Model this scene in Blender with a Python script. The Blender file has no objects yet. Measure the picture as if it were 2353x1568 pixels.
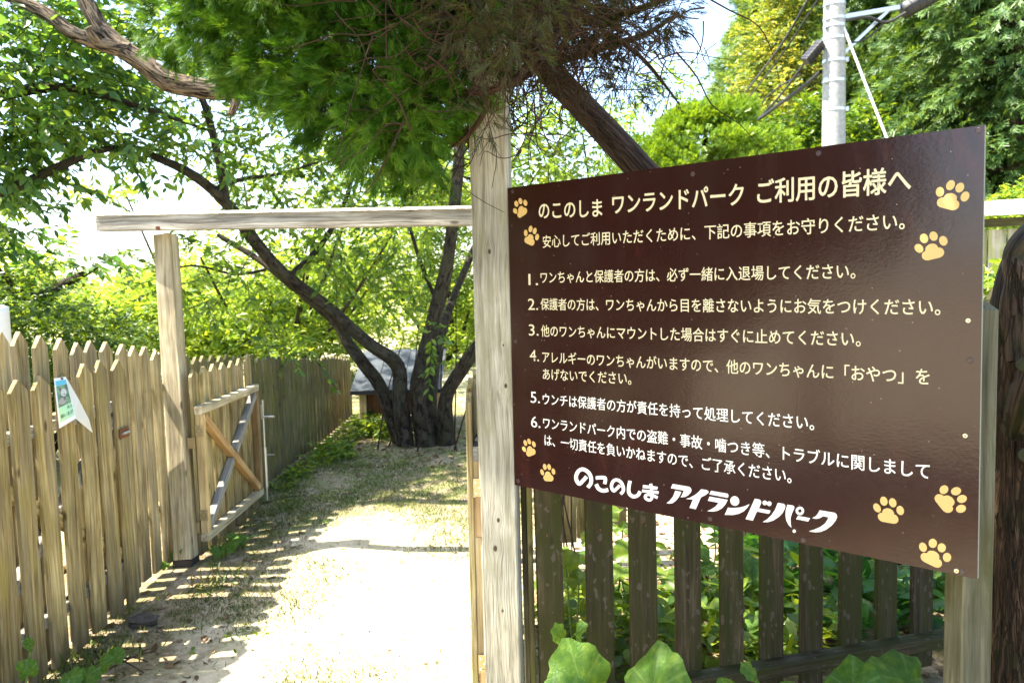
import bpy, math, random
import numpy as np
from mathutils import Vector, Matrix
R = math.radians
rng = np.random.default_rng(7)
random.seed(7)
SC = bpy.context.scene
COL = SC.collection

# ------------------------------------------------------------------ camera, world, sun, exposure
F, CX, CY = 1750.0, 1176.0, 784.0            # focal length and centre in the units of the measured picture
PITCH, ROLL, EYE = R(4.3), R(1.45), 1.5
fwd = np.array([0, math.cos(PITCH), -math.sin(PITCH)])
_u = np.array([0, math.sin(PITCH), math.cos(PITCH)]); _r = np.array([1.0, 0, 0])
rgt = _r * math.cos(ROLL) - _u * math.sin(ROLL)
upv = _u * math.cos(ROLL) + _r * math.sin(ROLL)
CAM = np.array([0, 0, EYE])
cam = bpy.data.cameras.new('camera'); cam.sensor_width = 36; cam.lens = 36 * F / 2352
cam.clip_start = 0.05; cam.clip_end = 900
cam.dof.use_dof = True; cam.dof.focus_distance = 2.1; cam.dof.aperture_fstop = 6.3
co = bpy.data.objects.new('camera', cam); COL.objects.link(co)
co.matrix_world = Matrix(((rgt[0], upv[0], -fwd[0], 0), (rgt[1], upv[1], -fwd[1], 0), (rgt[2], upv[2], -fwd[2], EYE), (0, 0, 0, 1)))
SC.camera = co
SUN_EL, TO_SUN = R(61), Vector((-math.cos(R(61)), -0.045, math.sin(R(61))))
w = bpy.data.worlds.new('World'); SC.world = w; w.use_nodes = True
nt = w.node_tree; nt.nodes.clear()
sky = nt.nodes.new('ShaderNodeTexSky'); sky.sky_type = 'NISHITA'; sky.sun_disc = False
sky.sun_elevation = SUN_EL; sky.sun_rotation = R(270); sky.dust_density = 1.5; sky.air_density = 1.0; sky.ozone_density = 1.0
bg = nt.nodes.new('ShaderNodeBackground'); bg.inputs['Strength'].default_value = 0.15
out = nt.nodes.new('ShaderNodeOutputWorld')
nt.links.new(sky.outputs[0], bg.inputs[0]); nt.links.new(bg.outputs[0], out.inputs[0])
sl = bpy.data.lights.new('sun', 'SUN'); sl.energy = 5.0; sl.angle = R(0.6); sl.color = (1.0, 0.93, 0.80)
so = bpy.data.objects.new('sun', sl); COL.objects.link(so)
so.rotation_euler = (-TO_SUN).to_track_quat('-Z', 'Y').to_euler()
SC.view_settings.view_transform = 'Standard'; SC.view_settings.look = 'None'
SC.view_settings.gamma = 1; SC.view_settings.use_curve_mapping = False
SC.view_settings.exposure = 2.25
SC.render.engine = 'CYCLES'
SC.cycles.max_bounces = 8; SC.cycles.transmission_bounces = 4; SC.cycles.diffuse_bounces = 4; SC.cycles.glossy_bounces = 3
SC.cycles.use_denoising = True

# ------------------------------------------------------------------ placing helpers
def ray(px, py):
    return rgt * ((px - CX) / F) + upv * ((CY - py) / F) + fwd
def at(px, py, d):
    return CAM + ray(px, py) * d
def ground(px, py, z=0.0):
    r = ray(px, py); return CAM + r * ((z - EYE) / r[2])
def onX(px, py, X):
    r = ray(px, py); return CAM + r * (X / r[0])

# ------------------------------------------------------------------ materials
MATS = {}
def newmat(name):
    m = bpy.data.materials.new(name); m.use_nodes = True; MATS[name] = m
    N = m.node_tree.nodes; L = m.node_tree.links
    return m, N, L, N['Principled BSDF']
def nd(N, typ, **kw):
    n = N.new(typ)
    for k, v in kw.items():
        if k in n.inputs.keys(): n.inputs[k].default_value = v
        else: setattr(n, k, v)
    return n
def ramp(N, stops):
    r = N.new('ShaderNodeValToRGB'); e = r.color_ramp.elements
    e[0].position = stops[0][0]; e[0].color = (*stops[0][1], 1)
    e[1].position = stops[-1][0]; e[1].color = (*stops[-1][1], 1)
    for p, c in stops[1:-1]:
        x = e.new(p); x.color = (*c, 1)
    return r
def flat(name, col, rough=0.5, metal=0.0, bump=0.0, bscale=60, var=0.0):
    m, N, L, b = newmat(name)
    b.inputs['Base Color'].default_value = (*col, 1); b.inputs['Roughness'].default_value = rough; b.inputs['Metallic'].default_value = metal
    if bump or var:
        tc = nd(N, 'ShaderNodeTexCoord'); no = nd(N, 'ShaderNodeTexNoise', Scale=bscale, Detail=4.0)
        L.new(tc.outputs['Object'], no.inputs['Vector'])
        if bump:
            bp = nd(N, 'ShaderNodeBump', Strength=bump, Distance=0.004); L.new(no.outputs[0], bp.inputs['Height']); L.new(bp.outputs[0], b.inputs['Normal'])
        if var:
            rr = ramp(N, [(0.3, tuple(c * (1 - var) for c in col)), (0.7, tuple(min(1, c * (1 + var)) for c in col))])
            L.new(no.outputs[0], rr.inputs[0]); L.new(rr.outputs[0], b.inputs['Base Color'])
    return m
def wood(name, dark, mid, light, moss=None, mossamt=0.5, bump=0.6, grain=90, lichen=None, rough=0.75, knots=(), spec=0.25, dirt=False):
    """grain runs along local Z"""
    m, N, L, b = newmat(name)
    b.inputs['Roughness'].default_value = rough; b.inputs['Specular IOR Level'].default_value = spec
    tc = nd(N, 'ShaderNodeTexCoord'); oi = nd(N, 'ShaderNodeObjectInfo')
    off = nd(N, 'ShaderNodeVectorMath', operation='SCALE'); off.inputs['Scale'].default_value = 17.0
    cmb = nd(N, 'ShaderNodeCombineXYZ')
    for i in range(3): L.new(oi.outputs['Random'], cmb.inputs[i])
    L.new(cmb.outputs[0], off.inputs[0])
    add = nd(N, 'ShaderNodeVectorMath', operation='ADD'); L.new(tc.outputs['Object'], add.inputs[0]); L.new(off.outputs[0], add.inputs[1])
    P = add.outputs[0]
    # wavy distortion of the grain
    dn = nd(N, 'ShaderNodeTexNoise', Scale=3.0, Detail=2.0)
    mp0 = nd(N, 'ShaderNodeMapping'); mp0.inputs['Scale'].default_value = (1.5, 1.5, 0.6); L.new(P, mp0.inputs[0]); L.new(mp0.outputs[0], dn.inputs['Vector'])
    ds = nd(N, 'ShaderNodeVectorMath', operation='SCALE'); ds.inputs['Scale'].default_value = 0.045
    L.new(dn.outputs['Color'], ds.inputs[0])
    P1 = nd(N, 'ShaderNodeVectorMath', operation='ADD'); L.new(P, P1.inputs[0]); L.new(ds.outputs[0], P1.inputs[1])
    src = P1.outputs[0]; knotmask = None
    for (kx, ky, kz, kr) in knots:
        # bend the grain round a knot and darken its heart
        dv = nd(N, 'ShaderNodeVectorMath', operation='SUBTRACT'); L.new(tc.outputs['Object'], dv.inputs[0]); dv.inputs[1].default_value = (kx, ky, kz)
        mpk = nd(N, 'ShaderNodeMapping'); mpk.inputs['Scale'].default_value = (1, 0.05, 0.62); L.new(dv.outputs[0], mpk.inputs[0])
        ln = nd(N, 'ShaderNodeVectorMath', operation='LENGTH'); L.new(mpk.outputs[0], ln.inputs[0])
        fr = nd(N, 'ShaderNodeMapRange'); fr.inputs['From Min'].default_value = 0; fr.inputs['From Max'].default_value = kr * 4.5
        fr.inputs['To Min'].default_value = 1; fr.inputs['To Max'].default_value = 0; fr.interpolation_type = 'SMOOTHSTEP'; L.new(ln.outputs['Value'], fr.inputs['Value'])
        sc_ = nd(N, 'ShaderNodeVectorMath', operation='SCALE'); L.new(mpk.outputs[0], sc_.inputs[0])
        mm = nd(N, 'ShaderNodeMath', operation='MULTIPLY'); L.new(fr.outputs[0], mm.inputs[0]); mm.inputs[1].default_value = -0.85; L.new(mm.outputs[0], sc_.inputs['Scale'])
        a2 = nd(N, 'ShaderNodeVectorMath', operation='ADD'); L.new(src, a2.inputs[0]); L.new(sc_.outputs[0], a2.inputs[1]); src = a2.outputs[0]
        km = nd(N, 'ShaderNodeMapRange'); km.inputs['From Min'].default_value = kr * 0.55; km.inputs['From Max'].default_value = kr
        km.inputs['To Min'].default_value = 1; km.inputs['To Max'].default_value = 0; L.new(ln.outputs['Value'], km.inputs['Value'])
        if knotmask is None: knotmask = km.outputs[0]
        else:
            mx = nd(N, 'ShaderNodeMath', operation='MAXIMUM'); L.new(knotmask, mx.inputs[0]); L.new(km.outputs[0], mx.inputs[1]); knotmask = mx.outputs[0]
    mp = nd(N, 'ShaderNodeMapping'); mp.inputs['Scale'].default_value = (grain, grain, grain * 0.035); L.new(src, mp.inputs[0])
    g = nd(N, 'ShaderNodeTexNoise', Scale=1.0, Detail=6.0, Roughness=0.62); L.new(mp.outputs[0], g.inputs['Vector'])
    mpb = nd(N, 'ShaderNodeMapping'); mpb.inputs['Scale'].default_value = (grain * 3.2, grain * 3.2, grain * 0.12); L.new(src, mpb.inputs[0])
    g2 = nd(N, 'ShaderNodeTexNoise', Scale=1.0, Detail=3.0); L.new(mpb.outputs[0], g2.inputs['Vector'])
    mixg = nd(N, 'ShaderNodeMath', operation='MULTIPLY_ADD'); L.new(g2.outputs[0], mixg.inputs[0]); mixg.inputs[1].default_value = 0.45
    sub = nd(N, 'ShaderNodeMath', operation='SUBTRACT'); L.new(g.outputs[0], sub.inputs[0]); sub.inputs[1].default_value = 0.225
    L.new(sub.outputs[0], mixg.inputs[2])
    cr = ramp(N, [(0.3, dark), (0.5, mid), (0.7, light)]); L.new(mixg.outputs[0], cr.inputs[0])
    colr = cr.outputs[0]
    # per piece brightness and blotches
    bl = nd(N, 'ShaderNodeTexNoise', Scale=4.0, Detail=3.0); L.new(P, bl.inputs['Vector'])
    mr = nd(N, 'ShaderNodeMapRange'); mr.inputs['From Min'].default_value = 0.25; mr.inputs['From Max'].default_value = 0.75
    mr.inputs['To Min'].default_value = 0.62; mr.inputs['To Max'].default_value = 1.3; L.new(bl.outputs[0], mr.inputs['Value'])
    mr2 = nd(N, 'ShaderNodeMapRange'); mr2.inputs['To Min'].default_value = 0.74; mr2.inputs['To Max'].default_value = 1.28; L.new(oi.outputs['Random'], mr2.inputs['Value'])
    mu = nd(N, 'ShaderNodeMath', operation='MULTIPLY'); L.new(mr.outputs[0], mu.inputs[0]); L.new(mr2.outputs[0], mu.inputs[1])
    vs = nd(N, 'ShaderNodeVectorMath', operation='SCALE'); L.new(colr, vs.inputs[0]); L.new(mu.outputs[0], vs.inputs['Scale'])
    colr = vs.outputs[0]
    if moss:
        mn = nd(N, 'ShaderNodeTexNoise', Scale=5.0, Detail=5.0, Roughness=0.6)
        mpm = nd(N, 'ShaderNodeMapping'); mpm.inputs['Scale'].default_value = (3, 3, 0.8); L.new(P, mpm.inputs[0]); L.new(mpm.outputs[0], mn.inputs['Vector'])
        mk = nd(N, 'ShaderNodeMapRange'); mk.inputs['From Min'].default_value = 0.62 - 0.25 * mossamt; mk.inputs['From Max'].default_value = 0.75 - 0.15 * mossamt
        mk.inputs['To Max'].default_value = min(1.0, 0.5 + mossamt * 0.5); L.new(mn.outputs[0], mk.inputs['Value'])
        mxm = nd(N, 'ShaderNodeMix', data_type='RGBA'); L.new(mk.outputs[0], mxm.inputs[0]); L.new(colr, mxm.inputs[6]); mxm.inputs[7].default_value = (*moss, 1)
        colr = mxm.outputs[2]
    if dirt:     # soil splashed on the foot, grey weathering streaks from the top
        sz = nd(N, 'ShaderNodeSeparateXYZ'); L.new(tc.outputs['Object'], sz.inputs[0])
        nz_ = nd(N, 'ShaderNodeTexNoise', Scale=1.0, Detail=5.0); mz = nd(N, 'ShaderNodeMapping'); mz.inputs['Scale'].default_value = (45, 45, 7); L.new(P, mz.inputs[0]); L.new(mz.outputs[0], nz_.inputs['Vector'])
        a1 = nd(N, 'ShaderNodeMath', operation='MULTIPLY_ADD'); L.new(nz_.outputs[0], a1.inputs[0]); a1.inputs[1].default_value = -0.45; L.new(sz.outputs[2], a1.inputs[2])
        k1 = nd(N, 'ShaderNodeMapRange'); k1.inputs['From Min'].default_value = -0.22; k1.inputs['From Max'].default_value = 0.02; k1.inputs['To Min'].default_value = 0.75; k1.inputs['To Max'].default_value = 0; L.new(a1.outputs[0], k1.inputs['Value'])
        x1 = nd(N, 'ShaderNodeMix', data_type='RGBA'); L.new(k1.outputs[0], x1.inputs[0]); L.new(colr, x1.inputs[6]); x1.inputs[7].default_value = (0.075, 0.06, 0.03, 1); colr = x1.outputs[2]
        ng = nd(N, 'ShaderNodeTexNoise', Scale=1.0, Detail=4.0); mg = nd(N, 'ShaderNodeMapping'); mg.inputs['Scale'].default_value = (30, 30, 1.6); L.new(P, mg.inputs[0]); L.new(mg.outputs[0], ng.inputs['Vector'])
        k2 = nd(N, 'ShaderNodeMapRange'); k2.inputs['From Min'].default_value = 0.5; k2.inputs['From Max'].default_value = 0.68; k2.inputs['To Max'].default_value = 0.6; L.new(ng.outputs[0], k2.inputs['Value'])
        x2 = nd(N, 'ShaderNodeMix', data_type='RGBA'); L.new(k2.outputs[0], x2.inputs[0]); L.new(colr, x2.inputs[6]); x2.inputs[7].default_value = (mid[0] * .55 + .02, mid[1] * .62 + .02, mid[2] * .9 + .03, 1); colr = x2.outputs[2]
    if lichen:
        vo = nd(N, 'ShaderNodeTexVoronoi', Scale=44.0)
        mpl = nd(N, 'ShaderNodeMapping'); mpl.inputs['Scale'].default_value = (1.3, 1.3, 0.8); L.new(P, mpl.inputs[0])
        nv = nd(N, 'ShaderNodeTexNoise', Scale=40.0, Detail=3.0); L.new(P, nv.inputs['Vector'])
        av = nd(N, 'ShaderNodeVectorMath', operation='SCALE'); av.inputs['Scale'].default_value = 0.035; L.new(nv.outputs['Color'], av.inputs[0])
        aa = nd(N, 'ShaderNodeVectorMath', operation='ADD'); L.new(mpl.outputs[0], aa.inputs[0]); L.new(av.outputs[0], aa.inputs[1])
        L.new(aa.outputs[0], vo.inputs['Vector'])
        rad = nd(N, 'ShaderNodeSeparateColor'); L.new(vo.outputs['Color'], rad.inputs[0])
        th = nd(N, 'ShaderNodeMapRange'); th.inputs['From Min'].default_value = 0.45; th.inputs['To Min'].default_value = 0; th.inputs['To Max'].default_value = 0.55; L.new(rad.outputs[0], th.inputs['Value'])
        lt = nd(N, 'ShaderNodeMath', operation='SUBTRACT'); L.new(th.outputs[0], lt.inputs[0]); L.new(vo.outputs['Distance'], lt.inputs[1])
        sm = nd(N, 'ShaderNodeMapRange'); sm.inputs['From Min'].default_value = 0; sm.inputs['From Max'].default_value = 0.12; sm.inputs['To Max'].default_value = 0.75; L.new(lt.outputs[0], sm.inputs['Value'])
        mxl = nd(N, 'ShaderNodeMix', data_type='RGBA'); L.new(sm.outputs[0], mxl.inputs[0]); L.new(colr, mxl.inputs[6]); mxl.inputs[7].default_value = (*lichen, 1)
        colr = mxl.outputs[2]
    # scattered small knots and nail stains
    vk = nd(N, 'ShaderNodeTexVoronoi', Scale=1.0); mk_ = nd(N, 'ShaderNodeMapping'); mk_.inputs['Scale'].default_value = (9, 9, 3.2); L.new(P, mk_.inputs[0]); L.new(mk_.outputs[0], vk.inputs['Vector'])
    kk = nd(N, 'ShaderNodeMapRange'); kk.inputs['From Min'].default_value = 0.05; kk.inputs['From Max'].default_value = 0.10; kk.inputs['To Min'].default_value = 0.85; kk.inputs['To Max'].default_value = 0
    L.new(vk.outputs['Distance'], kk.inputs['Value'])
    mkk = nd(N, 'ShaderNodeMix', data_type='RGBA'); L.new(kk.outputs[0], mkk.inputs[0]); L.new(colr, mkk.inputs[6]); mkk.inputs[7].default_value = (dark[0] * .4, dark[1] * .35, dark[2] * .3, 1)
    colr = mkk.outputs[2]
    if knotmask is not None:
        mxk = nd(N, 'ShaderNodeMix', data_type='RGBA'); L.new(knotmask, mxk.inputs[0]); L.new(colr, mxk.inputs[6]); mxk.inputs[7].default_value = (0.05, 0.035, 0.02, 1)
        colr = mxk.outputs[2]
    L.new(colr, b.inputs['Base Color'])
    bp = nd(N, 'ShaderNodeBump', Strength=bump, Distance=0.004); L.new(mixg.outputs[0], bp.inputs['Height']); L.new(bp.outputs[0], b.inputs['Normal'])
    return m
def leafmat(name, c0, c1, c2, transl=0.45, rough=0.4, isl=0.7, trboost=2.1, noise=3.0):
    """leaf: gloss on top, light passing through; colour differs leaf by leaf"""
    m, N, L, b = newmat(name)
    b.inputs['Roughness'].default_value = rough; b.inputs['Specular IOR Level'].default_value = 0.4 if isl > .5 else .2
    ge = nd(N, 'ShaderNodeNewGeometry'); tc = nd(N, 'ShaderNodeTexCoord'); no = nd(N, 'ShaderNodeTexNoise', Scale=noise, Detail=2.0)
    L.new(tc.outputs['Object'], no.inputs['Vector'])
    ad = nd(N, 'ShaderNodeMath', operation='MULTIPLY_ADD'); L.new(no.outputs[0], ad.inputs[0]); ad.inputs[1].default_value = 0.9
    sb = nd(N, 'ShaderNodeMath', operation='MULTIPLY_ADD'); L.new(ge.outputs['Random Per Island'], sb.inputs[0]); sb.inputs[1].default_value = isl; sb.inputs[2].default_value = 0.05 - isl * .5
    ad.inputs[1].default_value = 0.9 + (0.7 - isl) * 1.6; sb.inputs[2].default_value -= (0.7 - isl) * .8
    L.new(sb.outputs[0], ad.inputs[2])
    cr = ramp(N, [(0.15, c0), (0.5, c1), (0.9, c2)]); L.new(ad.outputs[0], cr.inputs[0])
    L.new(cr.outputs[0], b.inputs['Base Color'])
    tr = nd(N, 'ShaderNodeBsdfTranslucent')
    hs = nd(N, 'ShaderNodeMix', data_type='RGBA', blend_type='MULTIPLY'); hs.inputs[0].default_value = 1
    L.new(cr.outputs[0], hs.inputs[6]); hs.inputs[7].default_value = (1.5 * trboost, 1.2 * trboost, 0.4 * trboost, 1)
    L.new(hs.outputs[2], tr.inputs['Color'])
    mx = nd(N, 'ShaderNodeMixShader'); mx.inputs[0].default_value = transl
    L.new(b.outputs[0], mx.inputs[1]); L.new(tr.outputs[0], mx.inputs[2])
    L.new(mx.outputs[0], N['Material Output'].inputs['Surface'])
    return m
def bark(name, c0, c1, zscale=0.25, scale=28, bump=1.0, moss=None, rough=0.85, dist=0.02, lo=.4, hi=.6):
    m, N, L, b = newmat(name)
    b.inputs['Roughness'].default_value = rough; b.inputs['Specular IOR Level'].default_value = 0.2
    uv = nd(N, 'ShaderNodeUVMap'); mp = nd(N, 'ShaderNodeMapping'); mp.inputs['Scale'].default_value = (scale, scale * zscale, 1)
    L.new(uv.outputs[0], mp.inputs[0])
    n1 = nd(N, 'ShaderNodeTexNoise', Scale=1.0, Detail=6.0, Roughness=0.65, Distortion=0.6); L.new(mp.outputs[0], n1.inputs['Vector'])
    cr = ramp(N, [(lo, c0), (hi, c1)]); L.new(n1.outputs[0], cr.inputs[0]); colr = cr.outputs[0]
    if moss:
        tc = nd(N, 'ShaderNodeTexCoord'); mn = nd(N, 'ShaderNodeTexNoise', Scale=7.0, Detail=5.0); L.new(tc.outputs['Object'], mn.inputs['Vector'])
        mk = nd(N, 'ShaderNodeMapRange'); mk.inputs['From Min'].default_value = 0.52; mk.inputs['From Max'].default_value = 0.62; mk.inputs['To Max'].default_value = 0.6; L.new(mn.outputs[0], mk.inputs['Value'])
        mx = nd(N, 'ShaderNodeMix', data_type='RGBA'); L.new(mk.outputs[0], mx.inputs[0]); L.new(colr, mx.inputs[6]); mx.inputs[7].default_value = (*moss, 1); colr = mx.outputs[2]
    L.new(colr, b.inputs['Base Color'])
    bp = nd(N, 'ShaderNodeBump', Strength=bump, Distance=dist); L.new(n1.outputs[0], bp.inputs['Height']); L.new(bp.outputs[0], b.inputs['Normal'])
    return m

M_post = wood('weathered_post_wood', (0.17, 0.155, 0.11), (0.33, 0.31, 0.24), (0.46, 0.44, 0.36), moss=(0.22, 0.21, 0.12), mossamt=0.45, bump=1.0, grain=85,
              knots=[(-0.005, -0.05, 1.62, 0.006), (0.03, -0.05, 1.335, 0.003), (0.034, -0.05, 1.21, 0.006), (0.0, -0.05, 0.79, 0.006), (-0.012, -0.05, 0.70, 0.008), (0.006, -0.05, 0.50, 0.004)])
M_fence = wood('tan_fence_wood', (0.11, 0.078, 0.026), (0.29, 0.225, 0.10), (0.46, 0.385, 0.21), moss=(0.26, 0.22, 0.055), mossamt=0.38, bump=0.6, grain=60, dirt=True)
M_back = wood('pale_fence_wood', (0.13, 0.095, 0.038), (0.31, 0.245, 0.125), (0.47, 0.395, 0.23), moss=(0.25, 0.21, 0.07), mossamt=0.25, bump=0.6, grain=60, dirt=True)
M_far = wood('mossy_shaded_fence_wood', (0.05, 0.045, 0.018), (0.13, 0.11, 0.045), (0.25, 0.215, 0.10), moss=(0.11, 0.11, 0.016), mossamt=0.7, bump=0.5, grain=55, dirt=True)  # besides the moss, tree shade on the far fence is painted in as darker wood
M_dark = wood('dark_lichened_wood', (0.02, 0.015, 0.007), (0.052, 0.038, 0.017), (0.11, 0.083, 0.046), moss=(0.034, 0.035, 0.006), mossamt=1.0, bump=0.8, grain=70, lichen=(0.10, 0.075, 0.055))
M_fresh = wood('fresh_orange_wood', (0.34, 0.19, 0.075), (0.48, 0.30, 0.13), (0.58, 0.40, 0.20), bump=0.3, grain=45, rough=0.6)
M_tan = wood('gate_frame_wood', (0.28, 0.19, 0.08), (0.42, 0.31, 0.15), (0.54, 0.43, 0.24), bump=0.4, grain=55)
M_brown = wood('brown_stile_wood', (0.08, 0.05, 0.022), (0.17, 0.11, 0.05), (0.27, 0.19, 0.10), bump=0.4, grain=50)
M_greyw = wood('grey_weathered_wood', (0.12, 0.11, 0.09), (0.24, 0.23, 0.20), (0.36, 0.35, 0.32), bump=0.8, grain=70)
M_gpost = wood('tan_grey_post_wood', (0.16, 0.13, 0.08), (0.36, 0.30, 0.19), (0.52, 0.46, 0.33), moss=(0.30, 0.25, 0.08), mossamt=0.3, bump=0.5, grain=50)
M_beam = wood('pale_beam_wood', (0.16, 0.14, 0.11), (0.38, 0.35, 0.29), (0.62, 0.60, 0.55), bump=0.7, grain=60)
M_signpost = wood('greenish_post_wood', (0.045, 0.042, 0.022), (0.10, 0.094, 0.055), (0.17, 0.16, 0.10), moss=(0.06, 0.06, 0.018), mossamt=0.7, bump=0.6, grain=50)
M_plank = wood('pale_wall_planks', (0.30, 0.28, 0.2), (0.45, 0.42, 0.32), (0.58, 0.55, 0.44), moss=(0.38, 0.38, 0.12), mossamt=0.7, bump=0.4, grain=50)
M_redwood = wood('red_brown_siding', (0.10, 0.04, 0.015), (0.19, 0.08, 0.03), (0.28, 0.13, 0.06), bump=0.5, grain=50)
M_metal = flat('galvanised_metal', (0.62, 0.62, 0.6), 0.38, 0.85, bump=0.15, bscale=200)
M_plate = flat('brassy_hinge_plate', (0.45, 0.36, 0.2), 0.42, 0.7, bump=0.1, bscale=250, var=0.12)
M_rust = flat('rusty_iron', (0.16, 0.06, 0.025), 0.85, 0.2, bump=0.5, bscale=180, var=0.4)
M_screw = flat('shiny_screw', (0.75, 0.68, 0.5), 0.3, 0.9)
M_screwdark = flat('painted_screw', (0.045, 0.028, 0.027), 0.35)
M_cream = flat('cream_vinyl', (0.66, 0.60, 0.39), 0.45)
M_white = flat('white_vinyl', (0.8, 0.8, 0.75), 0.45)
M_paw = flat('ochre_vinyl', (0.60, 0.40, 0.14), 0.42)
M_edge = flat('board_edge', (0.25, 0.25, 0.19), 0.8, bump=0.5, bscale=400, var=0.25)
M_paper = flat('laminated_paper', (0.85, 0.86, 0.86), 0.25)
M_concrete = flat('pole_concrete', (0.33, 0.325, 0.3), 0.8, bump=0.2, bscale=30, var=0.2)
M_black = flat('black_rubber', (0.02, 0.02, 0.022), 0.5)
M_pipe = flat('white_pipe', (0.78, 0.78, 0.76), 0.4)
M_bluesleeve = flat('dark_post_sleeve', (0.03, 0.026, 0.024), 0.6)
M_roof = flat('grey_metal_roof', (0.04, 0.05, 0.058), 0.6, 0.1, bump=0.1, bscale=20, var=0.25)
M_cap = flat('bleached_cap', (0.52, 0.48, 0.40), 0.8, bump=0.6, bscale=90, var=0.3)
M_stone = flat('dark_clod', (0.07, 0.055, 0.045), 0.95, bump=1.0, bscale=90, var=0.3)
# sign face: dark brown lacquer with a slight orange peel
M_sign, N, L, b = newmat('brown_lacquered_board')
b.inputs['Base Color'].default_value = (0.024, 0.0058, 0.0048, 1); b.inputs['Roughness'].default_value = 0.17; b.inputs['IOR'].default_value = 1.5
b.inputs['Specular IOR Level'].default_value = 0.5
tc = nd(N, 'ShaderNodeTexCoord'); n1 = nd(N, 'ShaderNodeTexNoise', Scale=130.0, Detail=2.0); n2 = nd(N, 'ShaderNodeTexNoise', Scale=5.0, Detail=2.0)
mpS = nd(N, 'ShaderNodeMapping'); mpS.inputs['Scale'].default_value = (0.7, 1.0, 1.3)
L.new(tc.outputs['Object'], mpS.inputs[0]); L.new(mpS.outputs[0], n1.inputs['Vector']); L.new(tc.outputs['Object'], n2.inputs['Vector'])
ma = nd(N, 'ShaderNodeMath', operation='MULTIPLY_ADD'); L.new(n2.outputs[0], ma.inputs[0]); ma.inputs[1].default_value = 9.0; L.new(n1.outputs[0], ma.inputs[2])
bp = nd(N, 'ShaderNodeBump', Strength=0.08, Distance=0.0016); L.new(ma.outputs[0], bp.inputs['Height']); L.new(bp.outputs[0], b.inputs['Normal'])
vs_ = nd(N, 'ShaderNodeTexVoronoi', Scale=34.0); L.new(tc.outputs['Object'], vs_.inputs['Vector'])
sp1 = nd(N, 'ShaderNodeMapRange'); sp1.inputs['From Min'].default_value = 0.035; sp1.inputs['From Max'].default_value = 0.055; sp1.inputs['To Min'].default_value = 0.5; sp1.inputs['To Max'].default_value = 0.0; L.new(vs_.outputs['Distance'], sp1.inputs['Value'])
sm1 = nd(N, 'ShaderNodeMix', data_type='RGBA'); L.new(sp1.outputs[0], sm1.inputs[0]); sm1.inputs[6].default_value = (0.024, 0.0058, 0.0048, 1); sm1.inputs[7].default_value = (0.45, 0.36, 0.26, 1)
dn_ = nd(N, 'ShaderNodeTexNoise', Scale=6.0, Detail=6.0); mpd = nd(N, 'ShaderNodeMapping'); mpd.inputs['Scale'].default_value = (4, 4, 0.5); L.new(tc.outputs['Object'], mpd.inputs[0]); L.new(mpd.outputs[0], dn_.inputs['Vector'])
du = nd(N, 'ShaderNodeMapRange'); du.inputs['From Min'].default_value = 0.5; du.inputs['From Max'].default_value = 0.8; du.inputs['To Max'].default_value = 0.02; L.new(dn_.outputs[0], du.inputs['Value'])
sm2 = nd(N, 'ShaderNodeMix', data_type='RGBA'); L.new(du.outputs[0], sm2.inputs[0]); L.new(sm1.outputs[2], sm2.inputs[6]); sm2.inputs[7].default_value = (0.3, 0.24, 0.18, 1); L.new(sm2.outputs[2], b.inputs['Base Color'])
n3 = nd(N, 'ShaderNodeTexNoise', Scale=90.0, Detail=5.0); mr = nd(N, 'ShaderNodeMapRange'); L.new(tc.outputs['Object'], n3.inputs['Vector'])
mr.inputs['To Min'].default_value = 0.11; mr.inputs['To Max'].default_value = 0.2; L.new(n3.outputs[0], mr.inputs['Value']); L.new(mr.outputs[0], b.inputs['Roughness'])

# leaves
LM_cherry = leafmat('cherry_leaf', (0.04, 0.09, 0.024), (0.085, 0.165, 0.034), (0.17, 0.26, 0.05), 0.55)
LM_cherry2 = leafmat('left_tree_leaf', (0.025, 0.08, 0.03), (0.06, 0.14, 0.04), (0.15, 0.24, 0.05), 0.5)
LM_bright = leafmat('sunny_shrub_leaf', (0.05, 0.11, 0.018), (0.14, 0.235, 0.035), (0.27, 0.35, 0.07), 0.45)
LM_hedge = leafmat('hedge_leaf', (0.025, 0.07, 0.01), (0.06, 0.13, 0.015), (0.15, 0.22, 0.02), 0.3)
LM_juniper = leafmat('juniper_needle', (0.018, 0.058, 0.005), (0.05, 0.145, 0.010), (0.14, 0.26, 0.03), 0.3, rough=0.5, trboost=1.2, noise=14.0, isl=0.25)
LM_junibrown = leafmat('dry_juniper_twig', (0.02, 0.014, 0.004), (0.05, 0.04, 0.010), (0.05, 0.085, 0.014), 0.3, rough=0.6, trboost=1.0)
LM_conifer = leafmat('conifer_frond', (0.03, 0.08, 0.018), (0.065, 0.14, 0.03), (0.16, 0.25, 0.055), 0.3, rough=0.5, trboost=1.2, noise=0.8)
LM_conilight = leafmat('light_conifer_frond', (0.06, 0.13, 0.03), (0.14, 0.24, 0.06), (0.27, 0.36, 0.11), 0.3, rough=0.5, trboost=1.2, noise=0.8)
LM_lime = leafmat('lime_conifer_frond', (0.05, 0.13, 0.01), (0.16, 0.29, 0.02), (0.30, 0.42, 0.05), 0.35, trboost=1.3)
LM_yellow = leafmat('yellow_leaf', (0.08, 0.15, 0.03), (0.19, 0.26, 0.05), (0.46, 0.44, 0.12), 0.4, trboost=1.1, noise=1.2)
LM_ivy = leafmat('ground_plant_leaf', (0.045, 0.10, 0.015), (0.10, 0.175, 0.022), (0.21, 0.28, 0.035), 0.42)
LM_big = leafmat('butterbur_leaf', (0.02, 0.09, 0.018), (0.04, 0.14, 0.025), (0.08, 0.21, 0.035), 0.4, rough=0.38)
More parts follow.
